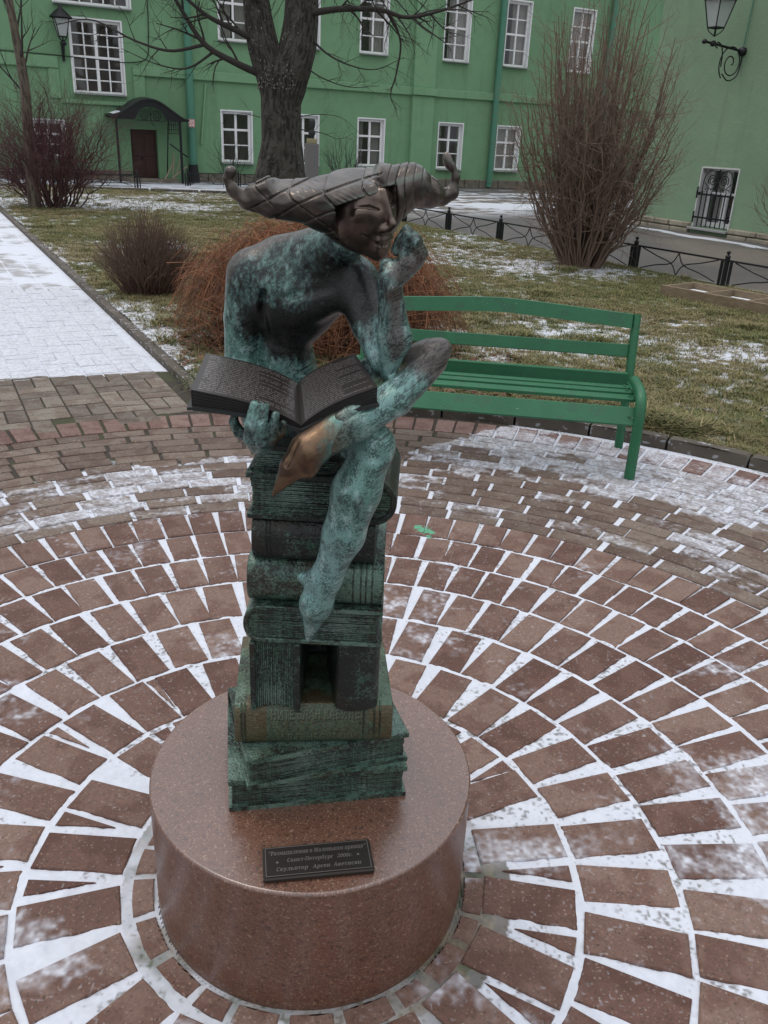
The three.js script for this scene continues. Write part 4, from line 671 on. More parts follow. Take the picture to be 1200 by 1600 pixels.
    for (let i = 0; i < 3600; i++) { // tangle over the mound
      const a = R() * 6.28, e = Math.acos(1 - R() * 0.95), d = V(Math.sin(e) * Math.cos(a), Math.cos(e), Math.sin(e) * Math.sin(a)), k = 0.8 + R() * 0.24 + 0.08 * (n2(a * 3, e * 4, 77) - 0.5), p = V(d.x * rx * k, d.y * H * k, d.z * rz * k), o = R() * 6.28, t = V(Math.cos(o), (R() - 0.35) * 1.2, Math.sin(o)); t.addScaledVector(d, -t.dot(d) * (0.4 + R() * 0.6)).normalize();
      const l = 0.18 + R() * 0.42, P = [], q = p.clone().addScaledVector(t, -l * 0.5), bend = V(R() - 0.5, -0.5 - R() * 0.5, R() - 0.5).multiplyScalar(0.5); for (let s = 0; s <= 4; s++) { P.push(q.toArray()); q.addScaledVector(t, l / 4); t.addScaledVector(bend, 0.25).normalize(); } if (P.some((z) => z[1] < 0)) continue;
      const r = 0.0014 + R() * 0.002; bs[R() < (p.y > 0.6 ? 0.62 : 0.4) ? 0 : R() < 0.6 ? 1 : 2].tube(P, P.map((_, s) => r * (1 - 0.6 * s / 4)), 3, false);
    }
    bs.forEach((b, i) => { b.build('twigs', M[mats[i]], T).userData.kind = 'stuff'; });
  }
  // litter, withered grass by the kerb
  const tuft = (name, label, pos, n, l, mat, spread = 0.12) => { const T = thing(name, label, 'grass tuft', pos), b = new B(); for (let i = 0; i < n; i++) { const a = R() * 6.28, c = Math.cos(a), s = Math.sin(a), L = l * (0.5 + 0.6 * R()), e = 0.5 + R() * 0.6, w = 0.003, ox = (R() - 0.5) * spread, oz = (R() - 0.5) * spread, p = (t, q) => [ox + c * L * e * t - s * q, L * (t - t * t * (0.55 + 0.4 * e)) + 0.0, oz + s * L * e * t + c * q]; for (let k = 0; k < 4; k++) { const t0 = k / 4, t1 = (k + 1) / 4, w0 = w * (1 - t0 * 0.8), w1 = w * (1 - t1 * 0.8); b.quad(p(t0, -w0), p(t0, w0), p(t1, w1), p(t1, -w1)); } } b.build('blades', mat, T); return T; };
  M.straw = std({ color: lin(0.24, 0.19, 0.1), roughness: 0.9, side: THREE.DoubleSide }); M.greenBlade = std({ color: lin(0.09, 0.12, 0.035), roughness: 0.8, side: THREE.DoubleSide });
  tuft('dry_grass', 'withered straw coloured grass hanging over the kerb by the orange shrub, right of the statue', [0.24, 0.07, -5.62], 150, 0.42, M.straw, 0.3);
  tuft('dry_grass', 'withered straw coloured grass hanging over the kerb left of the open book', [-1.06, 0.05, -5.42], 60, 0.36, M.straw, 0.2);
  tuft('green_grass', 'green grass tuft at the kerb corner left of the open book', [-1.2, 0.04, -5.85], 130, 0.26, M.greenBlade, 0.5);
  { const lv = new B(); M.leaf = std({ color: lin(0.14, 0.07, 0.045), roughness: 0.9, side: THREE.DoubleSide });
    for (let i = 0; i < 900; i++) { const x = -1.75 + R() * 2.9, z = -5.45 - R() * 1.6; if (!lawnIn(x, z)) continue; const a = R() * 6.28, s = 0.018 + R() * 0.025, c = Math.cos(a) * s, d = Math.sin(a) * s, y = 0.075 + R() * 0.03, t = (R() - 0.5) * 0.03; lv.quad([x - c, y, z - d], [x + d * 0.5, y + t, z - c * 0.5], [x + c, y + 0.01, z + d], [x - d * 0.5, y - t, z + c * 0.5]); }
    const m = put('leaf_litter', lv.make(), M.leaf, scene); m.userData = { kind: 'stuff', label: 'dead brown leaves lying under the orange shrub along the kerb', category: 'leaves' }; }
}
// ---------- bench ----------
{
  M.paint = std({ map: rep(colorTex(512, 512, (u, v) => { const t = pf(u, v, 5, 411, 4), w = sst(0.6, 0.75, pf(u, v, 12, 412, 4)); let c = mix3([0.013, 0.11, 0.046], [0.022, 0.145, 0.062], t); c = mix3(c, [0.03, 0.1, 0.055], w * 0.6); return pn(u, v, 60, 413) > 0.972 ? mix3(c, [0.3, 0.36, 0.3], 0.7) : c; }), 1.6), roughness: 0.45, bumpMap: rep(greyTex(256, 256, (u, v) => pf(u, v, 30, 401, 2)), 4), bumpScale: 0.0008 });
  const a = [-0.171, -5.155], c = [1.43, -4.962], yaw = Math.atan2(-(c[1] - a[1]), c[0] - a[0]), L = Math.hypot(c[0] - a[0], c[1] - a[1]);
  const T = thing('garden_bench', 'green painted iron bench with slatted seat and peaked backrest behind the statue', 'bench', [a[0], 0.012, a[1]], yaw), HX = L;
  // local: x along the bench, z towards the front; rear foot at z = 0
  for (const x of [0, HX]) {
    new B().tube(spline([[x, 0, 0.02], [x, 0.3, 0.0], [x, 0.45, -0.015], [x, 0.79, -0.1]], 16), 0.026, 12).build('rear_leg', M.paint, T);
    new B().tube(spline([[x, 0, 0.55], [x, 0.2, 0.545], [x, 0.36, 0.54], [x, 0.435, 0.51], [x, 0.465, 0.44], [x, 0.47, 0.34], [x, 0.468, 0.2]], 30), 0.03, 12).build('front_leg', M.paint, T);
    new B().tube([[x, 0.4, 0.0], [x, 0.41, 0.5]], 0.016, 8).build('side_rail', M.paint, T);
  }
  const slat = (y, z, w, h, rx) => { const m = new THREE.Matrix4().makeRotationX(rx); return new B().box(HX / 2, y, z, HX - 0.04, h, w, 0.004, m).build('seat_slat', M.paint, T); };
  slat(0.415, 0.40, 0.085, 0.022, 0.0); slat(0.418, 0.285, 0.06, 0.022, 0); slat(0.42, 0.195, 0.05, 0.022, 0); slat(0.43, 0.05, 0.1, 0.02, rad(-75)); slat(0.345, 0.515, 0.105, 0.022, rad(58));
  new B().box(HX / 2, 0.585, -0.048, HX - 0.05, 0.075, 0.02, 0.004, new THREE.Matrix4().makeRotationX(rad(-13))).build('back_slat', M.paint, T);
  { const b = new B(), n = 40, y = (x) => { const t = x / HX; const q = Math.abs(t - 0.5) * 2; return 0.755 + 0.05 * (1 - Math.sqrt(q * q + 0.012)); }, z = (q) => -0.062 - (q - 0.72) * 0.24; // peaked top slat
    for (let i = 0; i < n; i++) { const x0 = 0.025 + (HX - 0.05) * i / n, x1 = 0.025 + (HX - 0.05) * (i + 1) / n, h = 0.04, d = 0.011, p = (x, s, f) => [x, y(x) + s * h, z(y(x) + s * h) + f * d]; b.quad(p(x0, -1, 1), p(x1, -1, 1), p(x1, 1, 1), p(x0, 1, 1)).quad(p(x1, -1, -1), p(x0, -1, -1), p(x0, 1, -1), p(x1, 1, -1)).quad(p(x0, 1, 1), p(x1, 1, 1), p(x1, 1, -1), p(x0, 1, -1)).quad(p(x0, -1, -1), p(x1, -1, -1), p(x1, -1, 1), p(x0, -1, 1)); }
    b.build('back_slat', M.paint, T); }
  for (const x of [0.05, HX - 0.05]) { const b = new B(); for (const [y, z] of [[0.428, 0.4], [0.431, 0.285], [0.433, 0.195], [0.352, 0.535]]) b.lathe([[0.009, 0], [0.009, 0.003], [0.005, 0.006], [0, 0.0065]], 8, x, y, z); b.build('bolt', M.paint, T); }
}
// ---------- low iron fence ----------
{
  const post = new B(); post.box(0, 0.215, 0, 0.05, 0.43, 0.05, 0.004); post.lathe([[0.035, 0.43], [0.035, 0.445], [0.015, 0.452], [0.012, 0.462], [0.026, 0.478], [0.028, 0.49], [0.02, 0.505], [0, 0.512]], 10); for (const s of [-1, 1]) post.box(s * 0.075, 0.19, 0, 0.032, 0.38, 0.032, 0.003);
  const pg = post.make(), L = 1.66, rails = new B(); rails.box(L / 2, 0.385, 0, L - 0.04, 0.024, 0.028, 0.003); rails.box(L / 2, 0.06, 0, L - 0.04, 0.012, 0.02, 0.002); const rg = rails.make();
  const orn = new B(), m = L / 2, z = 0; for (const s of [-1, 1]) { orn.tube(spline([[m + s * 0.69, 0.37, z], [m + s * 0.4, 0.29, z], [m + s * 0.1, 0.21, z], [m, 0.07, z]], 14), 0.009, 5); orn.tube(spline([[m + s * 0.69, 0.08, z], [m + s * 0.4, 0.16, z], [m + s * 0.1, 0.23, z], [m, 0.37, z]], 14), 0.009, 5); } const og = orn.make();
  const T = thing('iron_fence', 'low black iron fence with crossed bars and ball topped posts along the road', 'fence', [0, 0, 0]);
  const one = (x, z, yaw, rail, parent) => { const p = put('fence_post', pg, M.iron, parent); p.position.set(x, 0, z); p.rotation.y = yaw; if (rail) for (const [n, g] of [['rail', rg], ['scrollwork', og]]) { const q = put(n, g, M.iron, parent); q.position.set(x, 0, z); q.rotation.y = yaw; } };
  const yaw = Math.atan2(-FD[1], FD[0]);
  for (let i = -4; i < 5; i++) { const k = i * 1.66; one(F0[0] + FD[0] * k, F0[1] + FD[1] * k, yaw, i < 4, T); }
  const T2 = thing('iron_fence', 'low black iron fence in front of the house plinth, left of the big tree', 'fence', [0, 0, 0]);
  for (let i = 0; i < 4; i++) one(-6.75 + 1.66 * i * 0.893, -28.7 - 1.66 * i * 0.451, rad(26.8), i < 3, T2);
  const T3 = thing('iron_fence', 'low black iron fence before the entrance, behind the red shrub', 'fence', [0, 0, 0]);
  for (let i = 0; i < 4; i++) one(-10.9 + 1.66 * i * 0.893 - 1.2, -24.6 - 1.66 * i * 0.451 + 0.6, rad(26.8), i < 3, T3);
  const k = struct('kerb'); for (let i = 0; i < 12; i++) { const x = -14 + i * 1.3, z = -21.75 - i * 0.3; new B().box(0, 0.03, 0, 1.28, 0.2, 0.14, 0.01).build('kerb_stone', M.kerb, k).position.set(x, 0, z - 1.2); k.children[i].rotation.y = 0.23; }
}
// ---------- small things on the lawn and by the house ----------
{
  M.wood = std({ map: rep(colorTex(512, 512, (u, v) => { const g = pn(u * 0.3, v, 60, 501), f = pf(u, v, 8, 502, 4); return mix3([0.12, 0.085, 0.05], [0.26, 0.2, 0.13], g * 0.5 + f * 0.5); }), 1, 1), roughness: 0.85 });
  const p0 = V(3.307, 0, -10.723), d = V(4.187 - 3.307, 0, -9.596 + 10.723), L = 2.3; const yaw = Math.atan2(-d.z, d.x);
  const T = thing('wooden_frame', 'open wooden frame with crosspieces lying on the lawn, snow in its cells', 'wooden frame', [3.307, 0.04, -10.723], yaw);
  const wd = 0.62; // depth to the back
  new B().box(L / 2, 0.07, 0, L, 0.14, 0.045, 0.004).build('plank', M.wood, T); new B().box(L / 2, 0.07, -wd, L, 0.14, 0.045, 0.004).build('plank', M.wood, T);
  for (let i = 0; i <= 4; i++) new B().box(0.026 + (L - 0.052) * i / 4, 0.07, -wd / 2, 0.045, 0.13, wd - 0.05, 0.004).build('crosspiece', M.wood, T);
  const sm = std({ color: lin(0.75, 0.78, 0.85), roughness: 0.9, bumpMap: greyTex(128, 128, (u, v) => pf(u, v, 6, 511, 3)), bumpScale: 0.02 });
  for (let i = 0; i < 4; i++) { const w = (L - 0.052) / 4 - 0.05, x = 0.026 + (L - 0.052) * (i + 0.5) / 4; new B().box(x, 0.035, -wd / 2, w, 0.05, wd - 0.06, 0.01).build('snow', sm, T); }
  // bust on a pillar
  const S = thing('bust', 'small dark bust on a tall grey stone pillar right of the tree trunk', 'statue', [-2.72, 0, -27.9], rad(10));
  const gr = std({ map: rep(colorTex(256, 256, (u, v) => { const t = pf(u, v, 40, 521, 3); return [0.11 + 0.1 * t, 0.105 + 0.09 * t, 0.1 + 0.09 * t]; }), 2), roughness: 0.85 });
  new B().box(0, 0.71, 0, 0.4, 1.42, 0.4, 0.012).build('pillar', gr, S); new B().box(0, 1.49, 0, 0.3, 0.13, 0.26, 0.012).build('base', std({ color: lin(0.3, 0.26, 0.14), roughness: 0.8 }), S);
  { const b = new B(); b.lathe([[0.07, 1.55], [0.05, 1.6], [0.1, 1.68], [0.12, 1.74], [0.06, 1.79], [0.058, 1.83], [0.085, 1.87], [0.1, 1.94], [0.105, 2.02], [0.085, 2.09], [0.04, 2.12], [0, 2.125]], 18); b.lathe([[0, 0], [0.018, 0.01], [0.02, 0.03], [0, 0.07]], 8, 0, 1.93, 0.1); b.box(0, 1.9, 0.085, 0.06, 0.05, 0.04, 0.02); b.build('head', std({ color: lin(0.03, 0.032, 0.034), roughness: 0.5, metalness: 0.4 }), S); }
  // garden sticks leaning by the door
  const W = thing('branch_pile', 'bundle of bare sticks leaning in the corner beside the brown door', 'sticks', loc3(-8.05, 0.1, 0.5), rad(26.8)), sb = new B();
  sb.tube([[-0.35, 0, 0.3], [0.05, 0.55, 0]], 0.025, 6); sb.tube([[-0.1, 0.05, 0.3], [0.45, 0.42, 0.1]], 0.022, 6); sb.tube([[-0.05, 0.0, 0.2], [0.05, 0.8, 0]], 0.022, 6); sb.tube([[0.0, 0.0, 0.25], [0.3, 0.75, 0]], 0.02, 6); sb.build('stick', std({ color: lin(0.28, 0.22, 0.16), roughness: 0.9 }), W);
}
function loc3(x, y, z) { return V(x, y, z).applyMatrix4(new THREE.Matrix4().makeRotationY(rad(26.8)).setPosition(-0.6, 0, -34.2)).toArray(); }
// ---------- granite plinth ----------
const SX = CX, SZ = CZ, PH = 0.345;
{
  const grain = (u, v) => { const a = pn(u, v, 220, 601), b = pn(u, v, 160, 602), c = pn(u, v, 90, 603), t = pf(u, v, 5, 604, 3); let q = mix3([0.13, 0.052, 0.034], [0.2, 0.1, 0.066], a); if (b > 0.72) q = mix3(q, [0.4, 0.27, 0.2], (b - 0.72) * 3); if (c > 0.7) q = mix3(q, [0.04, 0.025, 0.022], (c - 0.7) * 2.6); return q.map((x) => x * (0.85 + 0.3 * t)); };
  const gt = colorTex(1024, 1024, grain); const g1 = rep(gt, 2.2), P = thing('granite_plinth', 'round polished red granite plinth under the bronze jester', 'plinth', [SX, 0, SZ]);
  const side = phy({ map: g1, roughness: 0.4, clearcoat: 0.14, clearcoatRoughness: 0.25, color: lin(0.86, 0.86, 0.84) }), topM = phy({ map: g1, roughness: 0.27, ior: 2.0, color: lin(0.86, 0.86, 0.84), bumpMap: rep(greyTex(256, 256, (u, v) => pf(u, v, 50, 611, 2)), 6), bumpScale: 0.00018 });
  new B().lathe([[0.368, -0.02], [0.372, 0.02], [0.372, PH - 0.008]], 128).build('drum', side, P);
  new B().lathe([[0.3721, PH - 0.008], [0.3705, PH - 0.003], [0.366, PH], [0.2, PH], [0.0005, PH]], 128).build('top_face', topM, P);
  const b = P.children[1].geometry, p = b.attributes.position, t = b.attributes.uv; for (let i = 0; i < p.count; i++) t.setXY(i, p.getX(i), p.getZ(i));
  // name plate
  const cv = document.createElement('canvas'); cv.width = 1024; cv.height = 384; const x = cv.getContext('2d');
  const draw = (bg, fg) => { x.fillStyle = bg; x.fillRect(0, 0, 1024, 384); x.fillStyle = fg; x.strokeStyle = fg; x.lineWidth = 7; x.strokeRect(10, 10, 1004, 364); x.textAlign = 'center';
    x.font = 'italic bold 76px serif'; x.fillText('"Размышления о Маленьком принце"', 512, 110, 960); x.font = 'italic bold 66px serif'; x.fillText('Санкт-Петербург   2008г.', 530, 210, 640); x.fillText('Скульптор   Арсен  Аветисян', 512, 318, 820); x.beginPath(); x.arc(120, 205, 13, 0, 7); x.arc(905, 190, 13, 0, 7); x.fill(); };
  draw('#2a2623', '#6f6a66'); const ct = new THREE.CanvasTexture(cv); ct.colorSpace = THREE.SRGBColorSpace;
  const cv2 = document.createElement('canvas'); cv2.width = 1024; cv2.height = 384; const d2 = cv2.getContext('2d'); d2.drawImage(cv, 0, 0); const bt = new THREE.CanvasTexture(cv2);
  const N = thing('name_plate', 'dark bronze plate with raised lettering lying on the front of the granite plinth', 'plaque', [0, 0, 0]);
  N.position.set(SX + 0.039, PH + 0.0005, SZ + 0.292); N.rotation.y = Math.atan2(0.039, 0.217);
  new B().box(0, 0.006, 0, 0.222, 0.012, 0.084, 0.003).build('plate', std({ color: lin(0.035, 0.028, 0.023), roughness: 0.5, metalness: 0.5 }), N);
  const pl = new B(); pl.quad([-0.107, 0.0135, 0.038], [0.107, 0.0135, 0.038], [0.107, 0.0135, -0.038], [-0.107, 0.0135, -0.038], [[0, 0], [1, 0], [1, 1], [0, 1]]);
  pl.build('lettering', std({ map: ct, bumpMap: bt, bumpScale: 0.0012, roughness: 0.5, metalness: 0.45 }), N);
}
// ---------- the bronze: a jester reading on a stack of books ----------
const STAT = thing('jester_statue', 'bronze seated jester in a horned cap reading, on a stack of bronze books', 'statue', [SX, 0, SZ]);
// signed distance pieces, local coordinates: x right, y up, z towards the viewer
const rc = (ax, ay, az, bx, by, bz, r1, r2) => { // round cone
  const bax = bx - ax, bay = by - ay, baz = bz - az, l2 = bax * bax + bay * bay + baz * baz, rr = r1 - r2, a2 = l2 - rr * rr, il2 = 1 / l2, R = Math.max(r1, r2);
  const f = (x, y, z) => {
    const px = x - ax, py = y - ay, pz = z - az, yy = px * bax + py * bay + pz * baz, zz = yy - l2, qx = px * l2 - bax * yy, qy = py * l2 - bay * yy, qz = pz * l2 - baz * yy, x2 = qx * qx + qy * qy + qz * qz, y2 = yy * yy * l2, z2 = zz * zz * l2, k = Math.sign(rr) * rr * rr * x2;
    if (Math.sign(zz) * a2 * z2 > k) return Math.sqrt(x2 + z2) * il2 - r2;
    if (Math.sign(yy) * a2 * y2 < k) return Math.sqrt(x2 + y2) * il2 - r1;
    return (Math.sqrt(x2 * a2 * il2) + yy * rr) * il2 - r1;
  };
  return { f, lo: [Math.min(ax, bx) - R, Math.min(ay, by) - R, Math.min(az, bz) - R], hi: [Math.max(ax, bx) + R, Math.max(ay, by) + R, Math.max(az, bz) + R] };
};
const C2 = (a, b, r1, r2) => rc(...a, ...b, r1, r2);
const ell = (c, r, m) => { // ellipsoid, m = rotation rows
  const R = Math.max(...r), E = m ?? [[1, 0, 0], [0, 1, 0], [0, 0, 1]];
  return { f: (x, y, z) => { const dx = x - c[0], dy = y - c[1], dz = z - c[2]; const a = (E[0][0] * dx + E[0][1] * dy + E[0][2] * dz) / r[0], b = (E[1][0] * dx + E[1][1] * dy + E[1][2] * dz) / r[1], d = (E[2][0] * dx + E[2][1] * dy + E[2][2] * dz) / r[2], k0 = Math.hypot(a, b, d), k1 = Math.hypot(a / r[0], b / r[1], d / r[2]); return k1 > 1e-9 ? k0 * (k0 - 1) / k1 : -R; }, lo: c.map((v) => v - R), hi: c.map((v) => v + R) };
};
const smin = (a, b, k) => { const h = Math.max(k - Math.abs(a - b), 0) / k; return Math.min(a, b) - h * h * k * 0.25; };
const boxD = (s, x, y, z) => { const dx = Math.max(s.lo[0] - x, 0, x - s.hi[0]), dy = Math.max(s.lo[1] - y, 0, y - s.hi[1]), dz = Math.max(s.lo[2] - z, 0, z - s.hi[2]); return Math.sqrt(dx * dx + dy * dy + dz * dz); };
function field(list) { // list of [shape, k, sign]; sign -1 carves
  return (x, y, z) => { let d = 1; for (const [s, k, g] of list) { if (g === -1) { if (boxD(s, x, y, z) > k + 0.004) continue; d = -smin(-d, s.f(x, y, z), k); } else { if (boxD(s, x, y, z) > d + k) continue; d = smin(d, s.f(x, y, z), k); } } return d; };
}
function meshSDF(f, lo, hi, h) { // surface nets, evaluated only near the surface
  const nb = [0, 1, 2].map((i) => Math.ceil((hi[i] - lo[i]) / h / 8)), n = nb.map((b) => b * 8 + 1), S = n[0], T = n[0] * n[1], val = new Float32Array(T * n[2]).fill(9), act = [];
  for (let c = 0; c < nb[2]; c++) for (let b = 0; b < nb[1]; b++) for (let a = 0; a < nb[0]; a++) {
    const x = lo[0] + (a * 8 + 4) * h, y = lo[1] + (b * 8 + 4) * h, z = lo[2] + (c * 8 + 4) * h; if (Math.abs(f(x, y, z)) > h * 8 * 1.25) continue; act.push([a, b, c]);
    for (let k = 0; k <= 8; k++) for (let j = 0; j <= 8; j++) for (let i = 0; i <= 8; i++) { const o = (a * 8 + i) + (b * 8 + j) * S + (c * 8 + k) * T; if (val[o] === 9) val[o] = f(lo[0] + (a * 8 + i) * h, lo[1] + (b * 8 + j) * h, lo[2] + (c * 8 + k) * h); }
  }
  const id = new Int32Array(T * n[2]).fill(-1), P = [], cells = [], off = [0, 1, S, S + 1, T, T + 1, T + S, T + S + 1], E = [[0, 1], [2, 3], [4, 5], [6, 7], [0, 2], [1, 3], [4, 6], [5, 7], [0, 4], [1, 5], [2, 6], [3, 7]];
  for (const [a, b, c] of act) for (let k = 0; k < 8; k++) for (let j = 0; j < 8; j++) for (let i = 0; i < 8; i++) {
    const o = (a * 8 + i) + (b * 8 + j) * S + (c * 8 + k) * T; let m = 0; for (let q = 0; q < 8; q++) if (val[o + off[q]] < 0) m |= 1 << q; if (m === 0 || m === 255) continue;
    let sx = 0, sy = 0, sz = 0, w = 0; for (const [p, q] of E) { const u = (m >> p) & 1, v = (m >> q) & 1; if (u === v) continue; const d0 = val[o + off[p]], d1 = val[o + off[q]], t = d0 / (d0 - d1); sx += (p & 1) + ((q & 1) - (p & 1)) * t; sy += ((p >> 1) & 1) + (((q >> 1) & 1) - ((p >> 1) & 1)) * t; sz += (p >> 2) + ((q >> 2) - (p >> 2)) * t; w++; }
    id[o] = P.length / 3; P.push(lo[0] + (a * 8 + i + sx / w) * h, lo[1] + (b * 8 + j + sy / w) * h, lo[2] + (c * 8 + k + sz / w) * h); cells.push(o);
  }
  const I = [];
  for (const o of cells) { const s0 = val[o] < 0; for (const [d, u, v] of [[1, S, T], [S, T, 1], [T, 1, S]]) { if ((val[o + d] < 0) === s0) continue; const a = id[o], b = id[o - u], c = id[o - u - v], e = id[o - v]; if (a < 0 || b < 0 || c < 0 || e < 0) continue; s0 ? I.push(a, b, c, a, c, e) : I.push(a, c, b, a, e, c); } }
  const N = new Float32Array(P.length), e = h * 0.6; for (let i = 0; i < P.length; i += 3) { const [x, y, z] = [P[i], P[i + 1], P[i + 2]]; let gx = f(x + e, y, z) - f(x - e, y, z), gy = f(x, y + e, z) - f(x, y - e, z), gz = f(x, y, z + e) - f(x, y, z - e); const l = Math.hypot(gx, gy, gz) || 1; N[i] = gx / l; N[i + 1] = gy / l; N[i + 2] = gz / l; }
  const g = new THREE.BufferGeometry(); g.setAttribute('position', new THREE.Float32BufferAttribute(P, 3)); g.setAttribute('normal', new THREE.BufferAttribute(N, 3)); g.setIndex(I); return g;
}
function paint(g, f) { const p = g.attributes.position, n = g.attributes.normal, c = new Float32Array(p.count * 3), uv = new Float32Array(p.count * 2); for (let i = 0; i < p.count; i++) { const q = f(p.getX(i), p.getY(i), p.getZ(i), n.getX(i), n.getY(i), n.getZ(i)); c[i * 3] = q[0]; c[i * 3 + 1] = q[1]; c[i * 3 + 2] = q[2]; uv[i * 2] = p.getX(i) + p.getZ(i) * 0.7; uv[i * 2 + 1] = p.getY(i) + p.getZ(i) * 0.3; } g.setAttribute('color', new THREE.BufferAttribute(c, 3)); g.setAttribute('uv', new THREE.BufferAttribute(uv, 2)); return g; }
// verdigris over dark bronze, in a speckled brushed grain; rub = where hands polished it
const DARK = [0.02, 0.021, 0.019], TEAL = [0.205, 0.35, 0.335], BROWN = [0.075, 0.052, 0.042], BRASS = [0.165, 0.104, 0.062];
function patina(x, y, z, bias = 0, dir = [1, 0.25, 1]) {
  const big = f3(x * 13 + 7, y * 9, z * 13, 3), mid = f3(x * 70 * dir[0], y * 70 * dir[1], z * 70 * dir[2], 3), fine = f3(x * 230 * dir[0], y * 230 * dir[1] * 1.6, z * 230 * dir[2], 2);
  const t = sst(0.3, 0.7, big * 0.36 + mid * 0.26 + fine * 0.4 - 0.02 + bias * 1.1), h = n3(x * 9, y * 9, z * 9), e = n3(x * 120, y * 60, z * 120);
  const teal = mix3(mix3(TEAL, [0.11, 0.245, 0.2], h), [0.33, 0.48, 0.46], sst(0.55, 0.9, e) * 0.8); return mix3(DARK, teal, t);
}
{
  // ---- body ----
  const el = [0.136, 1.336, 0.174], wr = [0.131, 1.49, 0.178];
  const body = [
    // belly and hips, ribs standing out over the waist, chest and shoulders
    [C2([-0.06, 1.2, -0.03], [-0.062, 1.33, -0.008], 0.075, 0.053), 0.03], [ell([-0.046, 1.405, 0.008], [0.064, 0.07, 0.056], [[0.97, 0.24, 0], [-0.24, 0.97, 0], [0, 0, 1]]), 0.014],
    [ell([-0.036, 1.435, 0.006], [0.092, 0.075, 0.058], [[0.98, 0.2, 0], [-0.2, 0.98, 0], [0, 0, 1]]), 0.03], [C2([-0.108, 1.468, 0.0], [0.06, 1.462, 0.022], 0.043, 0.044), 0.04],
    [C2([-0.07, 1.505, -0.005], [0.005, 1.515, 0.022], 0.022, 0.034), 0.04], [C2([0.0, 1.5, 0.025], [0.06, 1.545, 0.075], 0.038, 0.036), 0.03],
    [ell([0.004, 1.43, 0.052], [0.05, 0.034, 0.024], [[0.9, 0.43, 0], [-0.43, 0.9, 0], [0, 0, 1]]), 0.014], [ell([-0.062, 1.428, 0.048], [0.04, 0.042, 0.02]), 0.02],
    // hanging leg
    [C2([0.0, 1.18, 0.02], [0.115, 1.215, 0.19], 0.06, 0.036), 0.02], [C2([0.118, 1.217, 0.2], [0.09, 1.135, 0.212], 0.034, 0.0415), 0.012], [C2([0.09, 1.135, 0.212], [0.07, 1.05, 0.212], 0.0415, 0.036), 0.015], [C2([0.07, 1.05, 0.212], [0.04, 0.957, 0.205], 0.036, 0.026), 0.015],
    [C2([0.04, 0.957, 0.205], [0.022, 0.9, 0.203], 0.026, 0.029), 0.02], [C2([0.022, 0.9, 0.203], [0.006, 0.808, 0.182], 0.029, 0.006), 0.015], [C2([0.032, 0.948, 0.202], [-0.006, 0.947, 0.19], 0.02, 0.01), 0.018], [C2([0.122, 1.225, 0.21], [0.132, 1.205, 0.215], 0.024, 0.016), 0.015], [C2([0.118, 1.19, 0.232], [0.035, 0.92, 0.226], 0.012, 0.008), 0.012],
    [C2([0.03, 0.862, 0.222], [0.022, 0.812, 0.2], 0.0015, 0.0025), 0.006, -1],
    // crossed leg: thigh, wide flat knee, shin coming back across
    [C2([-0.03, 1.2, 0.0], [0.117, 1.302, 0.085], 0.062, 0.04), 0.012], [C2([0.117, 1.302, 0.085], [0.198, 1.352, 0.118], 0.04, 0.028), 0.015], [ell([0.202, 1.356, 0.122], [0.046, 0.027, 0.034], [[0.85, 0.5, 0], [-0.5, 0.85, 0], [0, 0, 1]]), 0.012],
    [ell([0.155, 1.318, 0.152], [0.085, 0.019, 0.055], [[0.75, 0.42, -0.5], [-0.3, 0.905, 0.3], [0.58, -0.07, 0.81]]), 0.012], [C2([0.21, 1.35, 0.132], [0.152, 1.3, 0.204], 0.025, 0.026), 0.01], [C2([0.152, 1.3, 0.204], [0.088, 1.27, 0.236], 0.026, 0.031), 0.008], [C2([0.088, 1.27, 0.236], [0.012, 1.226, 0.268], 0.031, 0.027), 0.012],
    [C2([0.205, 1.364, 0.155], [0.06, 1.283, 0.258], 0.006, 0.006), 0.01], [C2([0.03, 1.262, 0.29], [0.11, 1.3, 0.25], 0.0015, 0.0015), 0.006, -1],
    // right arm (image left)
    [C2([-0.122, 1.462, 0.004], [-0.135, 1.385, 0.008], 0.043, 0.036), 0.014], [C2([-0.135, 1.385, 0.008], [-0.142, 1.29, 0.012], 0.0355, 0.03), 0.005], [C2([-0.142, 1.29, 0.012], [-0.085, 1.225, 0.19], 0.03, 0.018), 0.012],
    // left arm: elbow on the thigh, forearm up to the cheek
    [C2([0.07, 1.458, 0.03], [0.1, 1.4, 0.085], 0.043, 0.032), 0.02], [C2([0.1, 1.4, 0.085], [el[0] - 0.012, el[1] + 0.012, el[2] - 0.022], 0.0315, 0.021), 0.01],
    [C2(el, [0.144, 1.395, 0.172], 0.0135, 0.0272), 0.004], [C2([0.144, 1.395, 0.172], wr, 0.0272, 0.0185), 0.012], [C2([0.136, 1.34, 0.188], [0.135, 1.48, 0.2], 0.006, 0.005), 0.012],
    // carved lines: armpit, breast, ribs
    [C2([-0.088, 1.44, 0.056], [-0.103, 1.31, 0.04], 0.006, 0.008), 0.016, -1], [C2([-0.05, 1.436, 0.074], [0.03, 1.458, 0.08], 0.003, 0.005), 0.012, -1],
  ];
  // hand under the open book: palm and fingers curled over its front edge
  const hand1 = [[C2([-0.085, 1.225, 0.19], [-0.07, 1.232, 0.245], 0.019, 0.024), 0.015]];
  const fin = (pts, r0, r1, k = 0.004) => { for (let i = 0; i + 1 < pts.length; i++) hand1.push([C2(pts[i], pts[i + 1], lerp(r0, r1, i / (pts.length - 1)), lerp(r0, r1, (i + 1) / (pts.length - 1))), i ? 0.003 : k + 0.006]); };
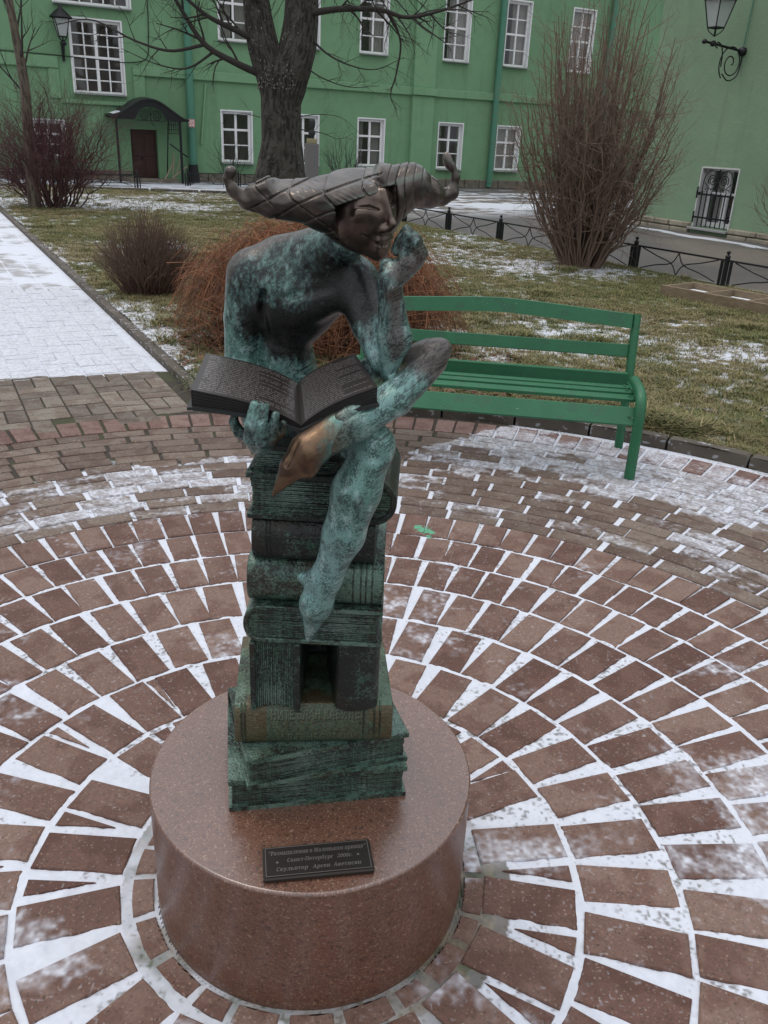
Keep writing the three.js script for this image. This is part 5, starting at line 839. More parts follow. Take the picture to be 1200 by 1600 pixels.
  fin([[-0.082, 1.236, 0.25], [-0.081, 1.245, 0.278], [-0.079, 1.272, 0.29], [-0.073, 1.302, 0.281]], 0.0125, 0.0085); fin([[-0.064, 1.233, 0.252], [-0.063, 1.244, 0.281], [-0.062, 1.272, 0.291], [-0.058, 1.301, 0.281]], 0.0125, 0.0085);
  fin([[-0.052, 1.234, 0.25], [-0.047, 1.246, 0.275], [-0.044, 1.268, 0.284], [-0.04, 1.287, 0.278]], 0.0105, 0.007); fin([[-0.046, 1.24, 0.245], [-0.034, 1.252, 0.262], [-0.029, 1.27, 0.268]], 0.009, 0.006); fin([[-0.088, 1.228, 0.225], [-0.106, 1.242, 0.24], [-0.114, 1.262, 0.245], [-0.112, 1.275, 0.244]], 0.0115, 0.006);
  // hand at the cheek: back of the hand bent outwards, fingers folded back towards the face
  const hand2 = [[C2(wr, [0.126, 1.512, 0.166], 0.017, 0.012), 0.008], [C2(wr, [0.165, 1.52, 0.163], 0.0175, 0.0165), 0.008], [C2([0.15, 1.505, 0.17], [0.178, 1.53, 0.158], 0.0165, 0.0125), 0.012]];
  const fin2 = (pts, r0, r1) => { for (let i = 0; i + 1 < pts.length; i++) hand2.push([C2(pts[i], pts[i + 1], lerp(r0, r1, i / (pts.length - 1)), lerp(r0, r1, (i + 1) / (pts.length - 1))), i ? 0.003 : 0.007]); };
  for (const [k, dx, dy, r] of [[0.173, 0, -0.003, 0.0078], [0.1615, 0.002, 0.002, 0.0082], [0.15, 0, 0.003, 0.008], [0.1395, -0.004, -0.003, 0.0072]]) fin2([[0.179 + dx, 1.531 + dy, k], [0.17 + dx, 1.552 + dy, k + 0.002], [0.1545 + dx, 1.5635 + dy, k + 0.001], [0.1455 + dx, 1.55 + dy, k - 0.002], [0.139 + dx, 1.535 + dy, k - 0.005]], r, r * 0.68);
  hand2.push([C2([0.163, 1.536, 0.15], [0.16, 1.545, 0.166], 0.0125, 0.0115), 0.008]);
  fin2([[0.143, 1.503, 0.178], [0.152, 1.516, 0.18], [0.152, 1.531, 0.176], [0.147, 1.541, 0.171]], 0.0092, 0.0056);
  const all = field([...body, ...hand1, ...hand2]);
  const g = meshSDF(all, [-0.2, 0.78, -0.13], [0.27, 1.62, 0.32], 0.0023);
  const seg = (x, y, z, a, b) => { const ba = [b[0] - a[0], b[1] - a[1], b[2] - a[2]], pa = [x - a[0], y - a[1], z - a[2]], h = clamp((pa[0] * ba[0] + pa[1] * ba[1] + pa[2] * ba[2]) / (ba[0] ** 2 + ba[1] ** 2 + ba[2] ** 2)); return Math.hypot(pa[0] - ba[0] * h, pa[1] - ba[1] * h, pa[2] - ba[2] * h); };
  paint(g, (x, y, z, nx, ny, nz) => {
    let bias = 0; const G = (c, r, a) => { bias += 1.55 * a * Math.exp(-(((x - c[0]) ** 2 + (y - c[1]) ** 2 + (z - c[2]) ** 2) / (r * r))); };
    G([-0.14, 1.34, 0.03], 0.07, 0.12); G([0.14, 1.37, 0.18], 0.05, 0.1); G([-0.05, 1.28, 0.05], 0.05, 0.16); G([0.0, 1.36, 0.06], 0.05, -0.3); G([-0.06, 1.365, 0.06], 0.045, -0.36); G([-0.1, 1.38, 0.05], 0.032, -0.36); G([0.05, 1.45, 0.07], 0.05, -0.26); G([0.1, 1.43, 0.07], 0.04, -0.25); G([-0.05, 1.43, 0.07], 0.03, 0.06); G([-0.03, 1.49, 0.05], 0.04, 0.05);
    G([0.08, 1.27, 0.2], 0.09, 0.16); G([0.06, 1.0, 0.23], 0.14, 0.14); G([0.05, 0.88, 0.2], 0.1, 0.14); G([0.1, 1.2, 0.23], 0.05, 0.12); G([-0.06, 1.27, 0.28], 0.04, -0.06); G([-0.08, 1.17, 0.05], 0.06, 0.1); G([0.04, 1.18, 0.12], 0.06, -0.3);
    let c = patina(x, y, z, bias, [1, 0.35, 1]);
    // rubbed to brown metal: top of the shoulder, the knee, the forearm, the hand's edge
    const w = 0.35 * (f3(x * 40, y * 40, z * 40, 3) - 0.5); let b = 0;
    b = Math.max(b, sst(0.05, 0.025, seg(x, y, z, [-0.15, 1.475, 0.0], [-0.105, 1.512, 0.0]) + w * 0.06), 0.75 * sst(0.03, 0.012, seg(x, y, z, [-0.09, 1.52, 0], [0.0, 1.552, 0.03]) + w * 0.05)); b = Math.max(b, sst(0.058, 0.03, seg(x, y, z, [0.215, 1.365, 0.14], [0.165, 1.335, 0.14]) + w * 0.05)); b = Math.max(b, 0.85 * sst(0.022, 0.01, seg(x, y, z, [0.145, 1.47, 0.2], [0.15, 1.37, 0.205]) + w * 0.05)); b = Math.max(b, 0.9 * sst(0.026, 0.012, seg(x, y, z, [0.15, 1.508, 0.19], [0.185, 1.532, 0.17]) + w * 0.04));
    c = mix3(c, [0.1 + w * 0.03, 0.08, 0.072], b * 0.9);
    const br = sst(0.062, 0.035, seg(x, y, z, [0.0, 1.222, 0.275], [0.09, 1.29, 0.262]) + w * 0.06) * sst(0.12, 0.02, x - (z - 0.26) * 0.4); c = mix3(c, BRASS.map((q) => q * 0.55), br);
    const moss = sst(0.035, 0.012, seg(x, y, z, [0.125, 1.315, 0.17], [0.155, 1.33, 0.14]) + w * 0.05) * sst(0.5, 0.7, ny); c = mix3(c, [0.2, 0.26, 0.09], moss * 0.5);
    return c;
  });
  const tile = greyTex(512, 512, (u, v) => { const s = pn(u * 1, v, 128, 701) * 0.4 + pf(u, v, 40, 702, 3) * 0.6; return s; });
  const grainMap = greyTex(1024, 1024, (u, v) => { const a = pf(u, v, 70, 711, 2) * 0.5 + pn(u * 1, v * 1, 190, 712) * 0.25 + pf(u, v * 0.5, 110, 713, 2) * 0.4, b = pf(u, v, 9, 714, 3); return lerp(0.58, 1, sst(0.36, 0.62, a + (b - 0.5) * 0.5)); }); grainMap.colorSpace = THREE.SRGBColorSpace;
  M.bodyBronze = phy({ vertexColors: true, metalness: 0.22, roughness: 0.4, map: rep(grainMap, 7), bumpMap: rep(tile, 7), bumpScale: 0.0007, roughnessMap: rep(greyTex(256, 256, (u, v) => 0.55 + 0.45 * pf(u, v, 12, 705, 4)), 4) });
  put('figure', g, M.bodyBronze, STAT);
  // ---- polished pointed shoe of the crossed leg ----
  const shoe = field([[C2([0.06, 1.26, 0.245], [0.012, 1.226, 0.27], 0.0295, 0.029), 0.01], [C2([0.012, 1.226, 0.27], [-0.012, 1.2, 0.279], 0.029, 0.02), 0.012], [C2([-0.012, 1.2, 0.279], [-0.046, 1.15, 0.287], 0.021, 0.0016), 0.008], [C2([0.012, 1.2, 0.28], [0.004, 1.206, 0.272], 0.0175, 0.017), 0.008], [C2([0.024, 1.216, 0.302], [-0.012, 1.176, 0.298], 0.0015, 0.003), 0.006, -1], [C2([-0.002, 1.256, 0.29], [-0.02, 1.21, 0.296], 0.002, 0.003), 0.006, -1]]);
  const sg = meshSDF(shoe, [-0.06, 1.14, 0.2], [0.1, 1.3, 0.33], 0.0018); paint(sg, (x, y, z) => { const t = f3(x * 50, y * 50, z * 50, 3), e = sst(0.02, 0.075, x + (t - 0.5) * 0.06); return mix3(mix3(BRASS, [0.09, 0.055, 0.038], sst(0.4, 0.65, t)), patina(x, y, z, 0.08), e * 0.9); });
  M.brass = phy({ vertexColors: true, metalness: 0.75, roughness: 0.36, bumpMap: rep(tile, 6), bumpScale: 0.0005 }); put('shoe', sg, M.brass, STAT);

  // ---- head ----
  const Hc = [0.077, 1.586, 0.086], yaw = rad(50), pit = rad(-6), roll = rad(-7);
  const fw = V(Math.sin(yaw) * Math.cos(pit), Math.sin(pit), Math.cos(yaw) * Math.cos(pit)); let la = V(0, 1, 0).cross(fw).normalize().negate(); let u = fw.clone().cross(la).normalize(); if (u.y < 0) u.negate();
  { const q = new THREE.Quaternion().setFromAxisAngle(fw, -roll); la.applyQuaternion(q); u.applyQuaternion(q); } // la: towards the viewer's left, u: up, fw: out of the face
  const HP = (a, b, c) => [Hc[0] + la.x * a + u.x * b + fw.x * c, Hc[1] + la.y * a + u.y * b + fw.y * c, Hc[2] + la.z * a + u.z * b + fw.z * c], ROT = [la.toArray(), u.toArray(), fw.toArray()];
  const el3 = (a, b, c, r) => ell(HP(a, b, c), r, ROT), rcH = (p, q, r1, r2) => C2(HP(...p), HP(...q), r1, r2);
  const both = (f) => [f(1), f(-1)].flat(1);
  const headL = [[el3(0, 0.002, -0.003, [0.0595, 0.062, 0.059]), 0.01], [rcH([0, -0.012, 0.004], [0, -0.05, 0.036], 0.052, 0.0185), 0.02], [rcH([0, -0.05, 0.04], [0, -0.0585, 0.046], 0.0165, 0.012), 0.015],
    // one long ridge from the brim down the nose; slanting eyes cut as slits under the brim
    ...both((s) => [[el3(0.026 * s, 0.024, 0.064, [0.018, 0.0095, 0.0125]), 0.012, -1], [el3(0.031 * s, 0.009, 0.039, [0.023, 0.0115, 0.0105]), 0.012], [rcH([0.05 * s, 0.0205, 0.036], [0.03 * s, 0.0195, 0.0485], 0.0013, 0.0026), 0.003, -1], [rcH([0.03 * s, 0.0195, 0.0485], [0.013 * s, 0.0135, 0.053], 0.0022, 0.0012), 0.003, -1]]),
    [rcH([0, 0.04, 0.05], [0, -0.007, 0.073], 0.0042, 0.0045), 0.013], [rcH([0, -0.007, 0.073], [0, -0.0155, 0.067], 0.0047, 0.006), 0.008], ...both((s) => [[el3(0.0085 * s, -0.016, 0.06, [0.006, 0.0045, 0.008]), 0.008]]),
    // smile: one thin curved groove, soft lips
    [rcH([0.014, -0.035, 0.056], [-0.014, -0.035, 0.056], 0.0036, 0.0036), 0.014], [rcH([0.012, -0.049, 0.0495], [-0.012, -0.049, 0.0495], 0.0042, 0.0042), 0.012],
    ...both((s) => [[rcH([0.039 * s, -0.0235, 0.042], [0.026 * s, -0.0355, 0.0535], 0.0012, 0.0022), 0.004, -1], [rcH([0.026 * s, -0.0355, 0.0535], [0.012 * s, -0.0412, 0.0605], 0.0022, 0.0024), 0.004, -1], [rcH([0.012 * s, -0.0412, 0.0605], [0, -0.0425, 0.0625], 0.0024, 0.0024), 0.004, -1]])];
  const headF0 = field(headL), headF = (x, y, z) => { const d = headF0(x, y, z), dx = x - Hc[0], dy = y - Hc[1], dz = z - Hc[2]; return Math.max(d, u.x * dx + u.y * dy + u.z * dz - 0.046 + 0.2 * (la.x * dx + la.y * dy + la.z * dz)); }, hg = meshSDF(headF, [Hc[0] - 0.12, Hc[1] - 0.13, Hc[2] - 0.12], [Hc[0] + 0.13, Hc[1] + 0.11, Hc[2] + 0.13], 0.0015);
  paint(hg, (x, y, z) => { const t = f3(x * 45, y * 45, z * 45, 3); return mix3([0.085, 0.062, 0.05], [0.145, 0.106, 0.084], sst(0.35, 0.7, t)); });
  M.faceBronze = phy({ vertexColors: true, metalness: 0.85, roughness: 0.3, clearcoat: 0.35, clearcoatRoughness: 0.2, bumpMap: rep(tile, 6), bumpScale: 0.0004 });
  put('face', hg, M.faceBronze, STAT);

  // ---- horned cap ----
  const px = (p, q, r1, r2) => C2(p, q, r1, r2);
  const capL = [[el3(0, 0.006, -0.008, [0.0625, 0.072, 0.058]), 0.01],
    [px([-0.1045, 1.6115, 0.162], [-0.08, 1.6085, 0.157], 0.003, 0.0125), 0.008], [px([-0.08, 1.6085, 0.157], [-0.035, 1.611, 0.142], 0.015, 0.035), 0.02], [px([-0.035, 1.611, 0.142], [0.022, 1.603, 0.118], 0.035, 0.044), 0.02], [px([0.022, 1.603, 0.118], [0.07, 1.594, 0.082], 0.044, 0.054), 0.02],
    [px([0.065, 1.6, 0.072], [0.1, 1.616, 0.066], 0.05, 0.04), 0.02], [px([0.1, 1.618, 0.07], [0.158, 1.628, 0.05], 0.039, 0.031), 0.016], [px([0.158, 1.628, 0.05], [0.19, 1.617, 0.036], 0.031, 0.021), 0.016], [px([0.19, 1.616, 0.036], [0.214, 1.609, 0.024], 0.023, 0.012), 0.014], [px([0.214, 1.609, 0.024], [0.231, 1.617, 0.02], 0.0115, 0.0095), 0.01],
    [px([0.122, 1.605, 0.06], [0.15, 1.616, 0.05], 0.034, 0.022), 0.02], [px([0.118, 1.6, 0.062], [0.118, 1.555, 0.066], 0.034, 0.014), 0.02],
    [px([0.231, 1.617, 0.02], [0.2355, 1.642, 0.018], 0.009, 0.0065), 0.01], [px([0.2355, 1.642, 0.018], [0.229, 1.66, 0.018], 0.0065, 0.005), 0.006], [ell([0.2205, 1.667, 0.018], [0.0085, 0.0155, 0.009], [[0.92, 0.4, 0], [-0.4, 0.92, 0], [0, 0, 1]]), 0.005],
    [px([-0.06, 1.588, 0.153], [-0.1, 1.5965, 0.161], 0.014, 0.009), 0.01], [px([-0.1, 1.5965, 0.161], [-0.119, 1.613, 0.164], 0.009, 0.0085), 0.008], [px([-0.119, 1.613, 0.164], [-0.1275, 1.63, 0.165], 0.0085, 0.0078), 0.008], [ell([-0.122, 1.6405, 0.165], [0.0098, 0.009, 0.0098]), 0.006],
    // cuts: mouth of the left horn, seam between the horns over the brow
    [px([-0.108, 1.6115, 0.182], [-0.04, 1.609, 0.181], 0.004, 0.006), 0.014, -1], [px([0.075, 1.652, 0.11], [0.114, 1.628, 0.118], 0.002, 0.005), 0.012, -1], [px([0.114, 1.628, 0.118], [0.126, 1.57, 0.118], 0.003, 0.004), 0.008, -1]];
  const capF0 = field(capL), smax = (a, b, k) => -smin(-a, -b, k);
  const scale = (x, y, z) => { // carved scales of the left horn: distance to their outlines, and the place within one
    const X = x + 0.25 * z, Y = y - 1.6 + 0.1 * z, a = (X * 0.86 + Y * 0.9 + 0.12 * Math.sin(X * 22 + Y * 30) * 0.05) / 0.043, b = (X * 0.55 - Y * 1.25 + 0.06 * Math.sin(X * 30) * 0.1) / 0.04; const fa = a - Math.floor(a), fb = b - Math.floor(b);
    return [Math.min(Math.min(fa, 1 - fa) * 0.034, Math.min(fb, 1 - fb) * 0.029), fa * 0.6 + fb * 0.4, Math.floor(a) * 7 + Math.floor(b)];
  };
  const capF = (x, y, z) => {
    let d = capF0(x, y, z); if (d > 0.03) return d;
    const dx = x - Hc[0], dy = y - Hc[1], dz = z - Hc[2], f = fw.x * dx + fw.y * dy + fw.z * dz, uu = u.x * dx + u.y * dy + u.z * dz, ll = la.x * dx + la.y * dy + la.z * dz;
    if (x < 0.13) d = smax(d, (y - 1.6425) * 0.93 + (z - 0.085) * 0.3 - 0.05 * sst(-0.05, -0.09, x) - 0.05 * sst(0.09, 0.13, x), 0.014);       // flattened crown of the horn
    const open = Math.max(0.002 - f + 0.02 * sst(-0.02, -0.07, uu), uu - 0.04 + 0.2 * ll, ll - 0.078, -ll - 0.034);        // face opening where < 0; the brim slants down to the viewer's side
    d = smax(d, -open, 0.003);
    if (d > -0.012 && d < 0.012) {
      if (x < 0.112) { const [q, t, id] = scale(x, y, z), w = sst(-0.105, -0.08, x); d += w * (0.0019 * Math.exp(-((q / 0.0011) ** 2)) - 0.0017 * (1 - t) * sst(0, 0.003, q)); if (h3(id, 5, 2) > 0.82) d += w * 0.0004 * Math.cos((x * 0.5 + y) * 900) * sst(0.004, 0.009, q); }
      else { const s = (x * 1.0 + (y - 1.6) * (-0.25 + (x - 0.11) * 4) + 0.003 * Math.sin(y * 70)) / 0.0165, k = s - Math.floor(s), w = 0.35 + 0.9 * h3(Math.floor(s), 3, 4); d += w * (0.0016 * Math.exp(-((Math.min(k, 1 - k) / 0.09) ** 2)) - 0.0013 * k) * sst(0.112, 0.128, x) * sst(0.215, 0.19, x); }
    }
    return d;
  };
  const cg = meshSDF(capF, [-0.14, 1.46, -0.02], [0.26, 1.69, 0.205], 0.0017);
  paint(cg, (x, y, z, nx, ny, nz) => { const t = f3(x * 45, y * 45, z * 45, 3), v = patina(x, y, z, -0.16); let c = mix3([0.075, 0.06, 0.05], [0.155, 0.125, 0.104], sst(0.35, 0.7, t)); c = mix3(c, v, 0.3); const brim = sst(0.006, 0.002, Math.abs((x - Hc[0]) * (u.x + 0.2 * la.x) + (y - Hc[1]) * (u.y + 0.2 * la.y) + (z - Hc[2]) * (u.z + 0.2 * la.z) - 0.041)) * sst(0.0, 0.02, (x - Hc[0]) * fw.x + (z - Hc[2]) * fw.z); return mix3(c, [0.15, 0.19, 0.16], brim * 0.4); });
  M.capBronze = phy({ vertexColors: true, metalness: 0.8, roughness: 0.29, clearcoat: 0.3, clearcoatRoughness: 0.25, bumpMap: rep(tile, 5), bumpScale: 0.0004 });
  put('cap', cg, M.capBronze, STAT);

  // ---- open book in the hand ----
  {
    const L = { ob: [-0.187, 1.338, 0.1], of: [-0.178, 1.318, 0.262], sb: [-0.025, 1.291, 0.1], sf: [-0.002, 1.263, 0.252] }, Rr = { ob: [0.076, 1.35, 0.1], of: [0.12, 1.334, 0.252], sb: L.sb, sf: L.sf };
    const page = (c, i, up) => (uu, v, t) => { const w = (p, q) => [lerp(p[0], q[0], v), lerp(p[1], q[1], v), lerp(p[2], q[2], v)], o = w(c.ob, c.of), s = w(c.sb, c.sf), k = uu; const bow = up * Math.sin(Math.PI * Math.pow(k, 0.75)) * 0.010; return [lerp(s[0], o[0], k), lerp(s[1], o[1], k) + bow - t, lerp(s[2], o[2], k)]; };
    M.pageEdge = std({ color: lin(0.026, 0.024, 0.022), metalness: 0.4, roughness: 0.45 });
    const txt = (seed) => { const cv = document.createElement('canvas'); cv.width = 1024; cv.height = 1024; const x = cv.getContext('2d'), R = rng(seed); x.fillStyle = '#373230'; x.fillRect(0, 0, 1024, 1024);
      for (let i = 0; i < 5000; i++) { x.fillStyle = `rgba(${R() < 0.5 ? '20,17,15' : '90,82,76'},0.10)`; x.fillRect(R() * 1024, R() * 1024, 4 + R() * 30, 2 + R() * 5); }
      x.strokeStyle = '#a39d97'; x.lineWidth = 3.4; let y = 70; while (y < 980) { let px = 60 + (R() < 0.15 ? 80 : 0); const end = R() < 0.15 ? 600 : 965; while (px < end) { const n = 2 + Math.floor(R() * 7); for (let k = 0; k < n && px < end; k++) { const w = 9 + R() * 7; x.beginPath(); x.moveTo(px, y - R() * 6); x.lineTo(px + w * 0.3, y - 14 - R() * 8); x.lineTo(px + w * 0.6, y - R() * 4); if (R() < 0.5) x.lineTo(px + w * 0.9, y - 14); x.stroke(); px += w + 3; } px += 16; } y += 47; }
      const t = new THREE.CanvasTexture(cv); t.colorSpace = THREE.SRGBColorSpace; return t; };
    const bk = new B(), cover = new B();
    for (const [c, up, th] of [[L, 1, (k) => 0.006 + 0.022 * Math.pow(k, 0.6)], [Rr, 0.9, (k) => 0.006 + 0.021 * Math.pow(k, 0.6)]]) {
      const f = page(c, 0, up), n = 20, s = c === L ? 1 : -1, top = new B();
      const q = (b, a, bb, cc, d, t) => s > 0 ? b.quad(a, bb, cc, d, t) : b.quad(d, cc, bb, a, t && [t[3], t[2], t[1], t[0]]);
      for (let i = 0; i < n; i++) for (let j = 0; j < 8; j++) { const a = i / n, b = (i + 1) / n, v = j / 8, w = (j + 1) / 8, uvx = (k) => c === L ? 1 - k : k; q(top, f(a, v, 0), f(b, v, 0), f(b, w, 0), f(a, w, 0), [[uvx(a), 1 - v], [uvx(b), 1 - v], [uvx(b), 1 - w], [uvx(a), 1 - w]]); }
      if (c === L) { } const tm = top.build('page', phy({ map: txt(c === L ? 5 : 6), metalness: 0.35, roughness: 0.4, clearcoat: 0.15, clearcoatRoughness: 0.3 }), STAT); tm.userData.label = c === L ? 'left page with rows of small writing' : 'right page with rows of small writing';
      // layered page edges: sides step in and out like leaves
      const lay = 11; for (const [vv, sg] of [[1, 1], [0, -1]]) for (let i = 0; i < n; i++) for (let m = 0; m < lay; m++) { const a = i / n, b = (i + 1) / n, jut = (m & 1 ? 0.0 : 0.0012), o = (k, mm, j2) => { const p = f(k, vv, th(k) * mm / lay + 0.0002); p[2] += sg * (j2 - 0.002); return p; }; const A = o(a, m, jut), Bq = o(b, m, jut), Cq = o(b, m + 1, jut), D = o(a, m + 1, jut); sg * s > 0 ? bk.quad(D, Cq, Bq, A) : bk.quad(A, Bq, Cq, D); }
      for (let m = 0; m < lay; m++) for (let j = 0; j < 8; j++) { const jut = m & 1 ? 0 : 0.0012, o = (v, mm) => { const p = f(1, v, th(1) * mm / lay); p[0] -= s * (jut - 0.002); return p; }; q(bk, o(j / 8, m), o(j / 8, m + 1), o((j + 1) / 8, m + 1), o((j + 1) / 8, m)); }
      for (let i = 0; i < n; i++) { const e = (k, v, t) => { const kk = k * 1.035, p = f(Math.min(kk, 1), v, th(Math.min(k, 1)) + t); if (kk > 1) { const p2 = f(0.97, v, th(0.97)); p[0] += (p[0] - p2[0]) * (kk - 1) / 0.03; p[1] = f(1, v, th(1))[1] - t; } p[2] += (v - 0.5) * 0.012; return p; }, a = i / n, b = (i + 1) / n; q(cover, e(a, 0, 0), e(b, 0, 0), e(b, 1, 0), e(a, 1, 0)); q(cover, e(a, 1, 0.005), e(b, 1, 0.005), e(b, 0, 0.005), e(a, 0, 0.005)); q(cover, e(a, 1, 0), e(b, 1, 0), e(b, 1, 0.005), e(a, 1, 0.005)); q(cover, e(b, 0, 0), e(a, 0, 0), e(a, 0, 0.005), e(b, 0, 0.005)); if (i === n - 1) q(cover, e(b, 0, 0), e(b, 0, 0.005), e(b, 1, 0.005), e(b, 1, 0)); }
    }
    const cm = cover.build('book_cover', std({ color: lin(0.032, 0.034, 0.033), metalness: 0.4, roughness: 0.45 }), STAT); bk.build('page_block', M.pageEdge, cm);
    for (const m of STAT.children.filter((o) => o.name === 'page')) cm.add(m);
  }
}
// ---------- the stack of books ----------
{
  const tileP = (dark, teal, rust, cov, s, streak = 0) => colorTex(1024, 1024, (u, v) => {
    const big = pf(u, v, 4, s, 3), mid = lerp(pf(u, v, 22, s + 3, 4), 0.6 * pn2(u, v, 9, 150, s + 4) + 0.4 * pn2(u, v, 30, 220, s + 6), streak), fine = pf(u, v, 120, s + 5, 2), t = sst(0.40, 0.66, big * 0.42 + mid * 0.34 + fine * 0.34 - 0.05 + cov), r = sst(0.6, 0.72, pf(u, v, 3, s + 9, 4)) * rust;
    const pale = sst(0.5, 0.72, pf(u, v, 60, s + 15, 3) * 0.6 + big * 0.5) * 0.55; let c = mix3(dark, mix3(mix3(teal, [0.24, 0.31, 0.27], pale), [teal[0] * 0.6, teal[1] * 0.78, teal[2] * 0.62], pf(u, v, 7, s + 11, 2)), t); return mix3(c, [0.1, 0.06, 0.025], r * 0.7);
  });
  const bump = rep(greyTex(512, 512, (u, v) => 0.55 * pf(u, v, 24, 751, 4) + 0.45 * pf(u, v, 120, 752, 1)), 2.8);
  const mk = (t) => std({ map: rep(t, 2.8), metalness: 0.3, roughness: 0.42, bumpMap: bump, bumpScale: 0.0022 });
  const G = [0.11, 0.18, 0.152], green = mk(tileP([0.022, 0.028, 0.024], G, 0.25, 0.06, 761)), dk = mk(tileP([0.018, 0.021, 0.019], [0.075, 0.135, 0.115], 0.2, -0.07, 771)), rusty = mk(tileP([0.03, 0.032, 0.022], [0.095, 0.15, 0.1], 1, 0.06, 781)), leaf = mk(tileP([0.02, 0.025, 0.022], [0.1, 0.165, 0.142], 0.15, -0.0, 791, 0.85));
  const R = rng(99);
  // spec: o origin (front left bottom corner of the upright box), axes are unit vectors: a towards the spine, b across the thickness, l along the spine
  function book(label, c, a, b, A, T, L, mat, o = {}) {
    const l = V(...a).cross(V(...b)), m = new THREE.Matrix4().makeBasis(V(...a), V(...b), l).setPosition(...c), th = o.th ?? 0.0065, bulge = o.bulge ?? T * 0.32, s = new THREE.Shape(), H = T / 2, e = A / 2 - bulge;
    const arc = (sh, r, ry, from, to, n = 14) => { for (let i = 0; i <= n; i++) { const t = lerp(from, to, i / n); sh.push(new THREE.Vector2(e + r * Math.cos(t), ry * Math.sin(t))); } };
    const P = [new THREE.Vector2(-A / 2, -H)]; arc(P, bulge, H, -PI / 2, PI / 2); P.push(new THREE.Vector2(-A / 2, H), new THREE.Vector2(-A / 2, H - th)); arc(P, Math.max(0.004, bulge - th), H - th, PI / 2, -PI / 2); P.push(new THREE.Vector2(-A / 2, -H + th));
    s.setFromPoints(P); const g = new THREE.ExtrudeGeometry(s, { depth: L - 0.003, bevelEnabled: true, bevelSize: 0.0015, bevelThickness: 0.0015, bevelSegments: 1, curveSegments: 1 }); g.translate(0, 0, -L / 2 + 0.0015);
    const bk = put('book', new B().geo(g).make(), mat, STAT); bk.applyMatrix4(m); bk.userData.label = label;
    const n = Math.max(5, Math.round((T - 2 * th) / 0.0038)), pb = new B(), inset = o.inset ?? 0.006;
    for (let i = 0; i < n; i++) { const y = -H + th + (T - 2 * th) * (i + 0.5) / n, f = (i + 0.5) / n * 2 - 1, conc = (o.concave ?? 0.006) * (1 - f * f), j = () => (R() - 0.5) * 0.0022, x0 = -A / 2 + inset + conc + j(), rr = Math.max(0.002, (bulge - th)) * Math.sqrt(1 - f * f * 0.9), x1 = e + rr - 0.0015, L0 = L - 2 * inset + j() * 2; pb.box((x0 + x1) / 2, y, j(), x1 - x0, (T - 2 * th) / n - 0.0002 - R() * 0.0007, L0, 0.0004); }
    pb.build('pages', o.leaf ?? leaf, bk);
    if (o.bands) { const q = new B(); for (const t of o.bands) { const W = []; for (let i = 0; i <= 16; i++) { const an = lerp(-PI / 2, PI / 2, i / 16); W.push([e + (bulge + 0.001) * Math.cos(an), (H + 0.0005) * Math.sin(an), t]); } q.tube(W, o.bandR ?? 0.003, 6); } q.build('spine_band', mat, bk); }
    if (o.text) {
      const cv = document.createElement('canvas'); cv.width = 1024; cv.height = 320; const x = cv.getContext('2d'), Q = rng(o.seed ?? 3); x.fillStyle = o.bg ?? '#4d5a48'; x.fillRect(0, 0, 1024, 320);
      for (let i = 0; i < 5200; i++) { const k = Q(); x.fillStyle = k < 0.4 ? 'rgba(24,28,22,0.22)' : k < 0.75 ? 'rgba(96,132,112,0.2)' : o.rust ? 'rgba(104,74,34,0.2)' : 'rgba(60,80,70,0.2)'; x.fillRect(Q() * 1024, Q() * 320, 3 + Q() * 26, 2 + Q() * 10); }
      x.textAlign = 'center'; const lines = o.text; lines.forEach((t, i) => { x.font = `bold ${o.size ?? 84}px sans-serif`; const yy = 320 * (i + 0.5) / lines.length + (o.size ?? 84) * 0.34; x.fillStyle = 'rgba(18,20,15,0.8)'; x.fillText(t, 516, yy + 5, o.tw ?? 900); x.fillStyle = o.fg ?? 'rgba(128,146,120,0.85)'; x.fillText(t, 512, yy, o.tw ?? 900); });
      for (let i = 0; i < 1800; i++) { x.fillStyle = Q() < 0.6 ? 'rgba(30,34,26,0.3)' : 'rgba(84,110,92,0.25)'; x.fillRect(Q() * 1024, Q() * 320, 3 + Q() * 10, 2 + Q() * 8); }
      const t = new THREE.CanvasTexture(cv); t.colorSpace = THREE.SRGBColorSpace; const st = new B(), nn = 12, z0 = o.tz[0], z1 = o.tz[1], a0 = o.ta ?? 1.1;
      for (let i = 0; i < nn; i++) { const p = (k, z) => { const an = lerp(-a0, a0, k / nn); return [e + (bulge + 0.0018) * Math.cos(an), (H + 0.0018) * Math.sin(an), z]; }; const uv = (k) => 1 - k / nn; const A0 = p(i, z0), A1 = p(i + 1, z0), B1 = p(i + 1, z1), B0 = p(i, z1); const q = o.flip ? [[0, uv(i)], [0, uv(i + 1)], [1, uv(i + 1)], [1, uv(i)]] : [[1, 1 - uv(i)], [1, 1 - uv(i + 1)], [0, 1 - uv(i + 1)], [0, 1 - uv(i)]]; st.quad(A0, A1, B1, B0, (o.map ?? ((w) => w))(q)); }
      st.build('spine_lettering', std({ map: t, bumpMap: t, bumpScale: 0.003, metalness: 0.2, roughness: 0.5 }), bk);
    }
    return bk;
  }
  // frame of a book lying flat: corner = front left bottom, e = direction of its front edge (x, z)
  const flat = (label, x, y, z, ex, ez, W, T, D, spine, mat, o = {}) => {
    const n = Math.hypot(ex, ez), E = [ex / n, 0, ez / n], Bk = [ez / n, 0, -ex / n], c = [x + E[0] * W / 2 + Bk[0] * D / 2, y + T / 2, z + E[2] * W / 2 + Bk[2] * D / 2];
    const neg = (v) => v.map((q) => -q), up = [0, 1, 0];
    if (spine === 'front') return book(label, c, neg(Bk), up, D, T, W, mat, o);
    if (spine === 'back') return book(label, c, Bk, up, D, T, W, mat, o);
